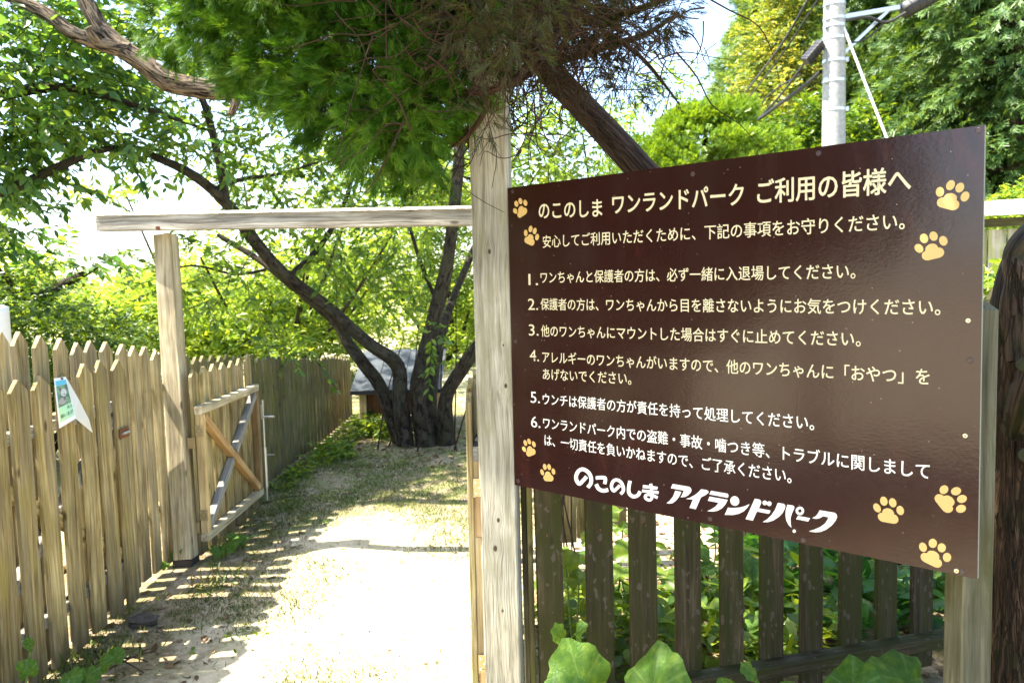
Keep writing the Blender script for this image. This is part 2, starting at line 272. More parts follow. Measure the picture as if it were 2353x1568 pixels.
LM_grass = leafmat('grass_blade', (0.03, 0.07, 0.01), (0.08, 0.13, 0.02), (0.2, 0.19, 0.08), 0.35, rough=0.6, trboost=1.2)
LM_dry = leafmat('dry_leaf', (0.07, 0.035, 0.012), (0.16, 0.09, 0.04), (0.34, 0.25, 0.14), 0.15, rough=0.7, trboost=0.8)
B_cherry = bark('cherry_bark', (0.012, 0.009, 0.006), (0.075, 0.06, 0.042), 0.35, 34, 1.0, moss=(0.055, 0.055, 0.03))
B_rough = bark('fissured_bark', (0.012, 0.007, 0.004), (0.30, 0.22, 0.14), 0.14, 70, 1.0, dist=0.04, lo=.42, hi=.58)
B_juniper = bark('stringy_bark', (0.012, 0.007, 0.005), (0.085, 0.055, 0.04), 0.07, 80, 1.0, dist=0.03)
B_dark = bark('dark_stringy_bark', (0.006, 0.004, 0.0025), (0.15, 0.092, 0.056), 0.07, 75, 1.0, moss=(0.035, 0.04, 0.01), rough=0.6, dist=0.025)
B_twig = bark('twig_bark', (0.02, 0.011, 0.006), (0.07, 0.04, 0.025), 0.3, 40, 0.4)

# ------------------------------------------------------------------ mesh helpers
def mesh_np(name, V, F, smooth=False, uv=None):
    """V (n,3), F (m,k) with k 3 or 4 (or a list of both kinds)"""
    me = bpy.data.meshes.new(name)
    V = np.asarray(V, np.float32)
    Fs = F if isinstance(F, list) else [F]
    Fs = [np.asarray(f, np.int32) for f in Fs if len(f)]
    me.vertices.add(len(V)); me.vertices.foreach_set('co', V.ravel())
    loops = np.concatenate([f.ravel() for f in Fs]); tot = np.concatenate([np.full(len(f), f.shape[1], np.int32) for f in Fs])
    start = np.concatenate([[0], np.cumsum(tot)[:-1]]).astype(np.int32)
    me.loops.add(len(loops)); me.loops.foreach_set('vertex_index', loops)
    me.polygons.add(len(tot)); me.polygons.foreach_set('loop_start', start)
    if uv is not None:
        l = me.uv_layers.new(name='UVMap'); l.data.foreach_set('uv', np.asarray(uv, np.float32)[loops].ravel())
    if smooth: me.polygons.foreach_set('use_smooth', np.ones(len(tot), bool))
    me.update(calc_edges=True)
    return me
def thing(name, label, cat, loc=(0, 0, 0), group=None, kind=None):
    o = bpy.data.objects.new(name, None); COL.objects.link(o); o.location = Vector(loc); o.empty_display_size = 0.1
    o['label'] = label; o['category'] = cat
    if group: o['group'] = group
    if kind: o['kind'] = kind
    return o
def wloc(o):
    p = np.array(o.location, float)
    while o.parent: o = o.parent; p = p + np.array(o.location, float)
    return p
def obj(name, me, mat, parent=None, loc=None, label=None, cat=None, group=None, kind=None, rot=None):
    """loc is a world position; the parents are never rotated"""
    o = bpy.data.objects.new(name, me); COL.objects.link(o)
    if mat and not me.materials: me.materials.append(mat)
    L0 = np.zeros(3) if loc is None else np.asarray(loc, float)
    if parent is not None: o.parent = parent; L0 = L0 - wloc(parent)
    o.location = Vector(L0)
    if rot is not None: o.rotation_euler = rot.to_euler() if isinstance(rot, Matrix) else rot
    if label: o['label'] = label
    if cat: o['category'] = cat
    if group: o['group'] = group
    if kind: o['kind'] = kind
    return o
BOXF = np.array([[0, 3, 2, 1], [4, 5, 6, 7], [0, 1, 5, 4], [1, 2, 6, 5], [2, 3, 7, 6], [3, 0, 4, 7]])
def chamfer_box(name, sx, sy, h, c=0.004, top=0.0, seg=1, wob=0.0):
    """prism along +Z with chamfered long edges; top > 0 bevels the top end"""
    x, y = sx / 2, sy / 2
    ring = [(-x + c, -y), (x - c, -y), (x, -y + c), (x, y - c), (x - c, y), (-x + c, y), (-x, y - c), (-x, -y + c)]
    zs = [i * (h - top) / seg for i in range(seg + 1)]
    V = []
    for i, z in enumerate(zs):
        dx, dy = (random.uniform(-wob, wob), random.uniform(-wob, wob)) if 0 < i < seg else (0, 0)
        V += [(a + dx, b_ + dy, z) for a, b_ in ring]
    if top > 0:
        V += [(a * (1 - top / x * 0.9), b_ * (1 - top / y * 0.9), h) for a, b_ in ring]
    n = len(V) // 8; Fq = []
    for i in range(n - 1):
        for k in range(8): Fq.append((i * 8 + k, i * 8 + (k + 1) % 8, i * 8 + 8 + (k + 1) % 8, i * 8 + 8 + k))
    me = bpy.data.meshes.new(name)
    me.from_pydata(V, [], Fq + [tuple(range(7, -1, -1)), tuple(range(len(V) - 8, len(V)))])
    me.update(); return me
def picket_mesh(name, wd, t, h, tip, jit=0.0, c=0.002):
    x = wd / 2; j = lambda: random.uniform(-jit, jit)
    P = [(-x, 0), (x, 0), (x, h - tip + j()), (j() * 2, h), (-x, h - tip + j())]
    cx = [(p[0] * (1 - c / x), p[1] - (c if p[1] > 0.1 else 0)) for p in P]
    V = [(a, -t / 2, z) for a, z in cx] + [(a, -t / 2 + c, z) for a, z in P] + [(a, t / 2 - c, z) for a, z in P] + [(a, t / 2, z) for a, z in cx]
    Fq = [tuple(range(0, 5))] + [tuple(range(19, 14, -1))]
    for l in range(3):
        for k in range(5):
            Fq.append((l * 5 + k, l * 5 + 5 + k, l * 5 + 5 + (k + 1) % 5, l * 5 + (k + 1) % 5))
    me = bpy.data.meshes.new(name); me.from_pydata(V, [], Fq); me.update(); return me
def zrot(dirv, face=None):
    """rotation whose local Z runs along dirv and local -Y looks towards face"""
    z = Vector(dirv).normalized(); f = Vector(face if face is not None else (0, -1, 0))
    y = -(f - z * f.dot(z)).normalized(); x = y.cross(z)
    return Matrix((x, y, z)).transposed()
def timber(name, p0, p1, wx, wy, mat, parent, face=None, c=0.003, label=None, **kw):
    p0 = np.array(p0, float); p1 = np.array(p1, float)
    h = float(np.linalg.norm(p1 - p0))
    return obj(name, chamfer_box(name, wx, wy, h, c), mat, parent, p0, label=label, rot=zrot(p1 - p0, face), **kw)
def cr_spline(P, n):
    P = np.asarray(P, float); Q = np.vstack([2 * P[0] - P[1], P, 2 * P[-1] - P[-2]]); outp = []
    for i in range(len(P) - 1):
        a, b_, c_, d_ = Q[i:i + 4]
        for t in np.linspace(0, 1, n, endpoint=False):
            outp.append(0.5 * ((2 * b_) + (-a + c_) * t + (2 * a - 5 * b_ + 4 * c_ - d_) * t * t + (-a + 3 * b_ - 3 * c_ + d_) * t ** 3))
    outp.append(P[-1]); return np.array(outp)
class Tubes:
    def __init__(s): s.V = []; s.F = []; s.U = []; s.n = 0
    def add(s, pts, rad, seg=8, sub=4, bump=0.0, freq=6.0, cap=False, groove=0.0):
        P = cr_spline(pts, sub) if sub > 1 and len(pts) > 1 else np.asarray(pts, float)
        m = len(P); r = np.interp(np.linspace(0, 1, m), np.linspace(0, 1, len(rad)), rad)
        T = np.gradient(P, axis=0); T /= np.linalg.norm(T, axis=1)[:, None] + 1e-9
        a = np.array([0.31, 0.17, 0.93]) if abs(T[0][2]) < 0.9 else np.array([1.0, 0.2, 0])
        N1 = np.cross(T, a); N1 /= np.linalg.norm(N1, axis=1)[:, None]; N2 = np.cross(T, N1)
        th = np.linspace(0, 2 * np.pi, seg + 1)
        ln = np.concatenate([[0], np.cumsum(np.linalg.norm(np.diff(P, axis=0), axis=1))])
        rr = np.repeat(r[:, None], seg + 1, 1)
        if bump:
            ph = rng.uniform(0, 6.28, 6)
            f = sum(np.sin(k * th[None, :] + ph[k - 1] + ln[:, None] * freq * (0.3 + 0.35 * k)) / k for k in (1, 2, 3, 4))
            rr = rr * (1 + bump * f * 0.5)
        if groove:
            for k in (7, 11, 17):
                ph = rng.uniform(0, 6.28); rr = rr * (1 + groove * np.sin(k * th[None, :] + ph + np.sin(ln[:, None] * 5 + ph) * 1.6) * 0.33)
        rr[:, -1] = rr[:, 0]
        V = P[:, None, :] + rr[..., None] * (np.cos(th)[None, :, None] * N1[:, None, :] + np.sin(th)[None, :, None] * N2[:, None, :])
        U = np.stack([np.repeat((th / 6.2832)[None, :], m, 0) * max(0.25, float(r.mean()) * 6.28), np.repeat(ln[:, None], seg + 1, 1)], -1)
        i = np.arange(m - 1)[:, None] * (seg + 1) + np.arange(seg)[None, :] + s.n
        s.F.append(np.stack([i, i + 1, i + seg + 2, i + seg + 1], -1).reshape(-1, 4))
        s.V.append(V.reshape(-1, 3)); s.U.append(U.reshape(-1, 2)); s.n += m * (seg + 1)
        if cap:
            for e, c0 in ((m - 1, P[-1]), (0, P[0])):
                k = s.n; s.V.append(np.vstack([c0[None], V[e]])); s.U.append(np.zeros((seg + 2, 2)))
                idx = np.arange(seg); s.F.append(np.stack([np.full(seg, k), k + 1 + idx, k + 2 + idx, np.full(seg, k)], -1)); s.n += seg + 2
    def mesh(s, name, origin=(0, 0, 0)):
        F = np.concatenate(s.F); V = np.concatenate(s.V) - np.asarray(origin)
        tri = F[:, 3] == F[:, 0]
        return mesh_np(name, V, [F[~tri], F[tri][:, :3]], True, np.concatenate(s.U))
def frames(D, Nn):
    D = D / (np.linalg.norm(D, axis=1)[:, None] + 1e-9)
    X = np.cross(D, Nn); X /= np.linalg.norm(X, axis=1)[:, None] + 1e-9
    return X, D, np.cross(X, D)
def scatter(P, D, Nn, S, tv, tf, origin=(0, 0, 0)):
    """place the template tv (x width, y length, z normal) at P pointing along D"""
    X, Y, Z = frames(D, Nn); tv = np.asarray(tv, float); n, k = len(P), len(tv)
    V = P[:, None, :] + S[:, None, None] * (tv[None, :, 0, None] * X[:, None] + tv[None, :, 1, None] * Y[:, None] + tv[None, :, 2, None] * Z[:, None])
    Fo = (np.asarray(tf)[None] + (np.arange(n) * k)[:, None, None]).reshape(-1, len(tf[0]))
    return (V.reshape(-1, 3) - np.asarray(origin)), Fo
LEAF_V = [(0, 0, 0), (0.2, 0.3, 0.05), (0.19, 0.62, 0.03), (0, 1, -0.1), (-0.19, 0.62, 0.03), (-0.2, 0.3, 0.05)]
LEAF_F = [(0, 1, 2, 3), (0, 3, 4, 5)]
RND_V = [(0, 0, 0), (0.33, 0.25, 0.05), (0.34, 0.65, 0.04), (0, 1, -0.08), (-0.34, 0.65, 0.04), (-0.33, 0.25, 0.05)]
def rvec(n): v = rng.normal(size=(n, 3)); return v / np.linalg.norm(v, axis=1)[:, None]
def spray_template(n=13, L=1.0, spread=1.0, w=0.02, seed=1):
    r = np.random.default_rng(seed); V = []; Fc = []
    def strand(a, b_, w_):
        a = np.array(a, float); b_ = np.array(b_, float); d = b_ - a; s = np.cross(d, [0.3, 0.2, 1.0]); s = s / np.linalg.norm(s) * w_ / 2
        k = len(V); V.extend([a - s, a + s, b_ + s * 0.35, b_ - s * 0.35]); Fc.append((k, k + 1, k + 2, k + 3))
    strand((0, 0, 0), (0, L * 0.8, 0), w * 1.2)
    for i in range(n):
        y = L * (0.05 + 0.7 * i / n); sgn = -1 if i % 2 else 1
        l = L * (0.5 - 0.25 * i / n) * r.uniform(0.7, 1.2); a = r.uniform(0.35, 0.75) * spread
        strand((0, y, 0), (sgn * math.sin(a) * l, y + math.cos(a) * l, r.uniform(-0.25, 0.25) * l), w)
    return V, Fc
SPRAY = [spray_template(11, 1, .8, 0.042, s) for s in range(3)]
FROND = [spray_template(11, 1, 1.1, 0.075, s + 9) for s in range(3)]
def ell(cs, n, shell=0.0):
    """n points in a list of ellipsoids (centre, radii)"""
    vol = np.array([np.prod(c[1]) ** (0.8) for c in cs]); idx = rng.choice(len(cs), n, p=vol / vol.sum())
    d = rvec(n); rad = rng.uniform(shell ** 3, 1, n) ** (1 / 3)
    C = np.array([c[0] for c in cs])[idx]; Rr = np.array([c[1] for c in cs])[idx]
    return C + d * rad[:, None] * Rr, d, idx
def twigs_leaves(tips, dirs, tl, nl, size, droop=0.3, spread=0.9, flatn=0.5, tubes=None, tr=0.003):
    """twigs at the given points with alternate leaves; returns the leaf arrays"""
    n = len(tips); D = dirs / np.linalg.norm(dirs, axis=1)[:, None]
    Ls = tl * rng.uniform(0.6, 1.3, n)
    t = (np.arange(nl) + 0.5)[None, :] / nl * np.ones((n, 1)) + rng.uniform(-0.04, 0.04, (n, nl))
    P = tips[:, None] + D[:, None] * (t * Ls[:, None])[..., None]; P[..., 2] -= droop * (t * Ls[:, None]) ** 2 * 1.2
    side = np.cross(D, [0, 0, 1.0]) + 1e-3; side /= np.linalg.norm(side, axis=1)[:, None]
    sg = np.where(np.arange(nl) % 2, -1.0, 1.0)[None, :, None]
    LD = D[:, None] * 0.7 + side[:, None] * sg * spread + rng.normal(0, 0.3, (n, nl, 3)); LD[..., 2] -= droop
    LN = np.zeros((n, nl, 3)); LN[..., 2] = 1; LN = LN * flatn + rng.normal(0, 0.45, (n, nl, 3))
    S = size * rng.uniform(0.65, 1.25, (n, nl))
    if tubes is not None:
        for i in range(n):
            e = tips[i] + D[i] * Ls[i]; e = e - np.array([0, 0, droop * Ls[i] ** 2 * 1.2])
            tubes.add([tips[i], (tips[i] + e) / 2 + np.array([0, 0, 0.02 * tl]), e], [tr, tr * 0.4], 3, 1)
    return P.reshape(-1, 3), LD.reshape(-1, 3), LN.reshape(-1, 3), S.ravel()
def nearest_as_parts(name, root, mat, tv, tf, P, D, Nn, S, k, score, stuffname):
    """the k best-showing leaves become parts with shared meshes, the rest one joined part"""
    order = np.argsort(score); near = order[:k]; rest = order[k:]
    if k:
        mes = []
        for q in range(4):
            t = np.array(tv, float); t[:, 2] += rng.normal(0, 0.03, len(t)); t[:, 0] *= rng.uniform(0.85, 1.15)
            me = mesh_np(name, t, np.array(tf)); me.materials.append(mat); mes.append(me)
        X, Y, Z = frames(D[near], Nn[near])
        for i, j in enumerate(near):
            o = bpy.data.objects.new(name, mes[i % 4]); COL.objects.link(o); o.parent = root
            Mx = Matrix((X[i], Y[i], Z[i])).transposed() * float(S[j])
            o.matrix_basis = Matrix.Translation(Vector(P[j] - wloc(root))) @ Mx.to_4x4()
    V, Fc = scatter(P[rest], D[rest], Nn[rest], S[rest], tv, tf)
    return obj(stuffname, mesh_np(stuffname, V - wloc(root), Fc), mat, root, wloc(root), kind='stuff')
# ------------------------------------------------------------------ ground
def gh(x, y):
    return 0.012 * np.sin(x * 3.1 + 1.3) * np.sin(y * 2.3) + 0.008 * np.sin(x * 7.3 + y * 5.1) - 0.012
ax = np.concatenate([-np.geomspace(300, 7, 26), np.arange(-6.5, 6.51, 0.125), np.geomspace(7, 300, 26)])
ay = np.concatenate([-np.geomspace(200, 3, 22), np.arange(-2.5, 16.01, 0.125), np.geomspace(17, 600, 34)])
gx, gy = np.meshgrid(ax, ay); gz = gh(gx, gy); nx_, ny_ = len(ax), len(ay)
gi = np.arange(ny_ - 1)[:, None] * nx_ + np.arange(nx_ - 1)[None]
gf = np.stack([gi, gi + 1, gi + nx_ + 1, gi + nx_], -1).reshape(-1, 4)
M_ground, N, L, b = newmat('dry_trodden_ground')
b.inputs['Roughness'].default_value = 0.95; b.inputs['Specular IOR Level'].default_value = 0.1
tc = nd(N, 'ShaderNodeTexCoord'); sx = nd(N, 'ShaderNodeSeparateXYZ'); L.new(tc.outputs['Object'], sx.inputs[0])
nA = nd(N, 'ShaderNodeTexNoise', Scale=2.2, Detail=6.0, Roughness=0.65); nB = nd(N, 'ShaderNodeTexNoise', Scale=38.0, Detail=6.0, Roughness=0.7); nC = nd(N, 'ShaderNodeTexNoise', Scale=5.5, Detail=5.0)
for q in (nA, nB, nC): L.new(tc.outputs['Object'], q.inputs['Vector'])
pale = ramp(N, [(0.3, (0.40, 0.33, 0.22)), (0.5, (0.54, 0.45, 0.31)), (0.72, (0.64, 0.56, 0.41))]); L.new(nB.outputs[0], pale.inputs[0])
brn = ramp(N, [(0.3, (0.07, 0.048, 0.03)), (0.52, (0.19, 0.135, 0.085)), (0.75, (0.38, 0.30, 0.2))]); L.new(nB.outputs[0], brn.inputs[0])
grn = ramp(N, [(0.3, (0.10, 0.13, 0.03)), (0.6, (0.24, 0.26, 0.09)), (0.8, (0.4, 0.36, 0.18))]); L.new(nB.outputs[0], grn.inputs[0])
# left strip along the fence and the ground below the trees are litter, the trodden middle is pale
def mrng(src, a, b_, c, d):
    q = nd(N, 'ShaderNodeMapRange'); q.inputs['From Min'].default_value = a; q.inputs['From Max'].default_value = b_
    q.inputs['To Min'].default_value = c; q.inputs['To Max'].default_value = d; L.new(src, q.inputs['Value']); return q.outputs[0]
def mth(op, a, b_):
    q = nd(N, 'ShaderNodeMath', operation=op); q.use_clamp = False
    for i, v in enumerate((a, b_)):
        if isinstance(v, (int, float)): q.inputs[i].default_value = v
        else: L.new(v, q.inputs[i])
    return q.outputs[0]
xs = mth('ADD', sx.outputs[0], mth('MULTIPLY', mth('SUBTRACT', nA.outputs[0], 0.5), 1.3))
left = mth('MULTIPLY', mrng(xs, -1.15, -1.55, 0, 1), mrng(xs, -3.2, -2.5, 0, 1)); right = mth('MULTIPLY', mrng(xs, 0.0, 0.35, 0, 1), mrng(sx.outputs[1], 3.7, 4.3, 1, 0))  # litter ends past the fence so unseen pale ground brightens the board's reflection
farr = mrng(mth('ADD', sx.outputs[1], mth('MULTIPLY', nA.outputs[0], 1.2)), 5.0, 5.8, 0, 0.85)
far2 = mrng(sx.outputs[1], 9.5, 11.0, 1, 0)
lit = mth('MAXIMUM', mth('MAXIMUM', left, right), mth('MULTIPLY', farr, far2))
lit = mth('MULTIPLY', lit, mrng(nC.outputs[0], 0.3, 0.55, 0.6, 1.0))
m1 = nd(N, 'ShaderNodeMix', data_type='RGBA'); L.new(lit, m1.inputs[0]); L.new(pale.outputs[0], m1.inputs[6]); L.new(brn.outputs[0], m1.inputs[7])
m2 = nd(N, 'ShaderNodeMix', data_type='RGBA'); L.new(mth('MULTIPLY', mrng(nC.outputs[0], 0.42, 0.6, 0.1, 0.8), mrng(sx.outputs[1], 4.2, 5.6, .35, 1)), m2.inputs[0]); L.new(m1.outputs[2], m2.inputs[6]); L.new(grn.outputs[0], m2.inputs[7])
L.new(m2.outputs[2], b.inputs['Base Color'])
bp = nd(N, 'ShaderNodeBump', Strength=0.5, Distance=0.008); L.new(nB.outputs[0], bp.inputs['Height']); L.new(bp.outputs[0], b.inputs['Normal'])
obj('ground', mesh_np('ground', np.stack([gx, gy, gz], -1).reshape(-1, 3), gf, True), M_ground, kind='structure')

# ------------------------------------------------------------------ notice board
SD0 = 2.28
PTL, PTR, PBR, PBL = at(1166, 432, SD0), at(2262, 287, SD0 * 0.648), at(2245, 1333, SD0 * 0.6735), at(1182, 1113, SD0 * 1.0254)
Uv = PTR - PTL; Vv = PBL - PTL; SN = np.cross(Uv, Vv); SN /= np.linalg.norm(SN)
if np.dot(SN, PTL - CAM) > 0: SN = -SN
PBR = PTL + Uv + Vv
def spt(u, v, n=0.0): return PTL + u * Uv + v * Vv + n * SN
def suv(px, py):
    r = ray(px, py); A = np.array([Uv, Vv, -r]).T; s = np.linalg.solve(A, CAM - PTL); return s[0], s[1]
sign = thing('notice_board', 'large dark brown rules board with cream Japanese writing and paw prints between two posts', 'sign', spt(0.5, 1))
SO = spt(0.5, 1)
T = 0.013
bv = [spt(a, c, n) - SO for n in (0, -T) for a, c in ((0, 0), (1, 0), (1, 1), (0, 1))]
def planeset(name, poly_list, mat, parent=sign, n0=0.0004, **kw):
    """poly_list: polygons in (u, v); each is flat vinyl lying on the board, a hair above the last"""
    V = []; Fc = []
    for k, P in enumerate(poly_list):
        b0 = len(V); V += [tuple(spt(u, v, n0 + 0.00006 * k) - SO) for u, v in P]; Fc.append(tuple(range(b0, b0 + len(P))))
    me = bpy.data.meshes.new(name); me.from_pydata(V, [], Fc); me.update()
    return obj(name, me, mat, parent, SO, **kw)
me = bpy.data.meshes.new('board'); me.from_pydata([tuple(v) for v in bv], [], [(0, 3, 2, 1), (4, 5, 6, 7), (0, 1, 5, 4), (1, 2, 6, 5), (2, 3, 7, 6), (3, 0, 4, 7)])
me.materials.append(M_sign); me.materials.append(M_edge)
for i, p in enumerate(me.polygons): p.material_index = 0 if i == 0 else 1
me.update(); obj('board', me, None, sign, SO)
PEND = []
def text_line(txt, x0, y0, x1, y1, em, mat, bold=0.008):
    u0, v0 = suv(x0, y0); u1, v1 = suv(x1, y1)
    c = bpy.data.curves.new('lettering', 'FONT'); c.body = txt; c.resolution_u = 3
    o = bpy.data.objects.new('tmp', c); COL.objects.link(o); bpy.context.view_layer.update()
    me = bpy.data.meshes.new_from_object(o); bpy.data.objects.remove(o)
    n = len(me.vertices); co_ = np.empty(n * 3, np.float32); me.vertices.foreach_get('co', co_); co_ = co_.reshape(-1, 3)
    a, c1 = co_[:, 0].min(), co_[:, 0].max(); t = (co_[:, 0] - a) / (c1 - a)
    u = u0 + (u1 - u0) * t; v = v0 + (v1 - v0) * t - (co_[:, 1] - 0.36) * em
    Wb = PTL + u[:, None] * Uv + v[:, None] * Vv - SO
    # a rounder, bolder face: the outline is laid down several times, each a hair higher and shifted
    me.calc_loop_triangles(); nt3 = len(me.loop_triangles); tr3 = np.empty(nt3 * 3, np.int32); me.loop_triangles.foreach_get('vertices', tr3); tr3 = tr3.reshape(-1, 3)
    Vs, Fs = [], []
    uh, vh = Uv / np.linalg.norm(Uv), Vv / np.linalg.norm(Vv); br_ = em * np.linalg.norm(Vv) * (bold if txt[0] not in '123456' else .002)
    for k in range(6):
        a_ = k * math.pi / 3; Vs.append(Wb + (uh * math.cos(a_) + vh * math.sin(a_)) * br_ + (0.0004 + 0.00005 * k) * SN); Fs.append(tr3 + n * k)
    bpy.data.meshes.remove(me)
    if txt[0] in '123456': PEND[:] = [np.concatenate(Vs), np.concatenate(Fs)]; return None
    Va, Fa = np.concatenate(Vs), np.concatenate(Fs)
    if PEND: Fa = np.concatenate([Fa, PEND[1] + len(Va)]); Va = np.concatenate([Va, PEND[0]]); PEND.clear()      # the number belongs to its line
    me2 = mesh_np('lettering', Va, Fa)
    return obj('lettering', me2, mat, sign, SO)
for a in [("のこのしま", 1238, 485, 1383, 478, .060), ("ワンランドパーク", 1407, 471, 1708, 447, .064), ("ご利用の皆様へ", 1740, 443, 2092, 412, .066)]:
    text_line(*a, M_cream, bold=0.015)
for a in [("安心してご利用いただくために、下記の事項をお守りください。", 1247, 556, 2078, 508, .043),
          ("1.", 1214, 641, 1236, 641, .053), ("ワンちゃんと保護者の方は、必ず一緒に入退場してください。", 1242, 638, 1965, 623, .041),
          ("2.", 1213, 698, 1236, 698, .053), ("保護者の方は、ワンちゃんから目を離さないようにお気をつけください。", 1242, 699, 2160, 706, .041),
          ("3.", 1215, 757, 1237, 757, .053), ("他のワンちゃんにマウントした場合はすぐに止めてください。", 1243, 760, 1977, 779, .041),
          ("4.", 1217, 815, 1238, 816, .053), ("アレルギーのワンちゃんがいますので、他のワンちゃんに「おやつ」を", 1246, 820, 2135, 866, .041),
          ("あげないでください。", 1247, 859, 1450, 870, .041),
          ("5.", 1219, 911, 1240, 912, .053), ("ウンチは保護者の方が責任を持って処理してください。", 1247, 916, 1870, 972, .041),
          ("6.", 1220, 967, 1241, 969, .053), ("ワンランドパーク内での盗難・事故・噛つき等、トラブルに関しまして", 1248, 971, 2135, 1083, .041),
          ("は、一切責任を負いかねますので、ご了承ください。", 1251, 1010, 1818, 1094, .041)]:
    text_line(*a, M_cream if a[2] < 900 else M_white)
def Z(pts, x0, y0, s): return [suv((x0 + x / s) / 1.34524, (y0 + y / s) / 1.34524) for x, y in pts]
def ellp(cx, cy, rx, ry, rot=0, n=20):
    c, s = math.cos(R(rot)), math.sin(R(rot))
    return [(cx + rx * math.cos(t) * c - ry * math.sin(t) * s, cy + rx * math.cos(t) * s + ry * math.sin(t) * c) for t in np.linspace(0, 2 * math.pi, n, endpoint=False)]
def stroke(pts, wd):
    P = cr_spline(np.array([(x, y, 0) for x, y in pts], float), 6)[:, :2]; Tt = np.gradient(P, axis=0); Tt /= np.linalg.norm(Tt, axis=1)[:, None]
    Nn = np.stack([-Tt[:, 1], Tt[:, 0]], 1) * wd / 2
    return [[tuple(P[i] - Nn[i]), tuple(P[i] + Nn[i]), tuple(P[i + 1] + Nn[i + 1]), tuple(P[i + 1] - Nn[i + 1])] for i in range(len(P) - 1)]
A_ = (2050, 1480, 7.8433); B_ = (2300, 1530, 7.8433); C_ = (1760, 1430, 7.8433)
kata = []
for pts in [[(228, 110), (630, 180), (665, 210), (683, 260), (660, 320), (600, 385), (520, 425), (415, 432), (455, 375), (495, 270), (180, 212)],
            [(285, 275), (437, 303), (380, 420), (300, 520), (220, 575), (150, 588), (75, 575), (150, 520), (230, 420), (265, 340)],
            [(915, 238), (1040, 255), (1085, 280), (1097, 315), (1040, 365), (905, 440), (785, 722), (633, 688), (715, 488), (545, 472), (640, 445), (760, 380), (850, 310)],
            [(1155, 277), (1555, 345), (1575, 375), (1575, 420), (1553, 445), (1115, 360)],
            [(1122, 415), (1560, 495), (1500, 610), (1420, 700), (1310, 760), (1200, 778), (1060, 768), (1160, 725), (1260, 660), (1340, 565), (1077, 515)],
            ellp(1730, 522, 108, 118, -25),
            [(1565, 682), (1700, 693), (1850, 680), (1980, 645), (2090, 595), (2040, 680), (1950, 770), (1830, 830), (1680, 862), (1487, 858)]]:
    kata.append(Z(pts, *A_))
for pts in [[(255, 75), (370, 95), (405, 125), (412, 165), (355, 308), (632, 360), (620, 410), (592, 440), (305, 385), (208, 605), (32, 570)],
            ellp(498, 175, 56, 57), ellp(605, 195, 56, 57),
            [(815, 175), (960, 200), (992, 235), (990, 300), (930, 420), (830, 520), (700, 605), (570, 642), (443, 640), (560, 570), (660, 470), (740, 350)],
            [(1045, 220), (1180, 240), (1215, 270), (1205, 320), (1150, 440), (1120, 560), (1125, 690), (1145, 775), (1080, 720), (1020, 610), (998, 480), (1005, 350)],
            ellp(1210, 860, 42, 43, 0, 9),
            [(1300, 490), (1593, 545), (1550, 628), (1255, 570)],
            [(1825, 355), (2190, 415), (2235, 455), (2252, 520), (2210, 610), (2120, 720), (1990, 820), (1860, 875), (1730, 888), (1560, 865), (1690, 825), (1840, 760), (1950, 680), (2010, 600), (2043, 525), (1915, 498), (1830, 545), (1740, 562), (1645, 545), (1730, 500), (1790, 430)]]:
    kata.append(Z(pts, *B_))
o_, i_ = ellp(1347, 370, 103, 103, 0, 25), ellp(1347, 370, 43, 43, 0, 25)
for k in range(24): kata.append(Z([o_[k], o_[k + 1], i_[k + 1], i_[k]], *B_))
kata.append(Z([o_[24], o_[0], i_[0], i_[24]], *B_))
def jitterless(name, polys, mat):
    """pieces of one sticker that only touch share one level"""
    V = []; Fc = []
    for P in polys:
        b0 = len(V); V += [tuple(spt(u, v, 0.0005) - SO) for u, v in P]; Fc.append(tuple(range(b0, b0 + len(P))))
    me = bpy.data.meshes.new(name); me.from_pydata(V, [], Fc); me.update(); return obj(name, me, mat, sign, SO)
jitterless('lettering', kata, M_white)['label'] = 'bold white slanted katakana lettering'
for lvl, strokes in enumerate([[([(415, 325), (330, 420), (240, 500), (170, 410), (163, 300), (220, 190), (325, 147), (450, 215), (520, 340), (520, 480), (445, 590)], 92),
                                ([(635, 358), (780, 346), (862, 362), (868, 430), (853, 503)], 84), ([(647, 508), (700, 610), (790, 662), (880, 660), (940, 642)], 92),
                                ([(1222, 540), (1150, 610), (1080, 668), (1028, 610), (1022, 520), (1070, 430), (1150, 403), (1240, 450), (1300, 560), (1305, 670), (1240, 745)], 78),
                                ([(1470, 425), (1438, 600), (1448, 720), (1520, 797), (1600, 803), (1670, 765), (1715, 680)], 86),
                                ([(1780, 562), (1960, 580), (2135, 608)], 74)],
                               [([(1762, 668), (1960, 685), (2160, 714)], 70)],
                               [([(1972, 496), (1993, 640), (2005, 780), (1985, 868), (1930, 892), (1855, 855), (1840, 795), (1900, 757), (2000, 775), (2140, 833)], 72)]]):
    pl = []
    for s_, wd in strokes: pl += [Z(q, *C_) for q in stroke(s_, wd)]
    V = []; Fc = []
    for k, P in enumerate(pl):
        b0 = len(V); V += [tuple(spt(u, v, 0.0005 + 0.0003 * lvl + 0.000004 * k) - SO) for u, v in P]; Fc.append(tuple(range(b0, b0 + 4)))
    me = bpy.data.meshes.new('lettering'); me.from_pydata(V, [], Fc); me.update(); obj('lettering', me, M_white, sign, SO)
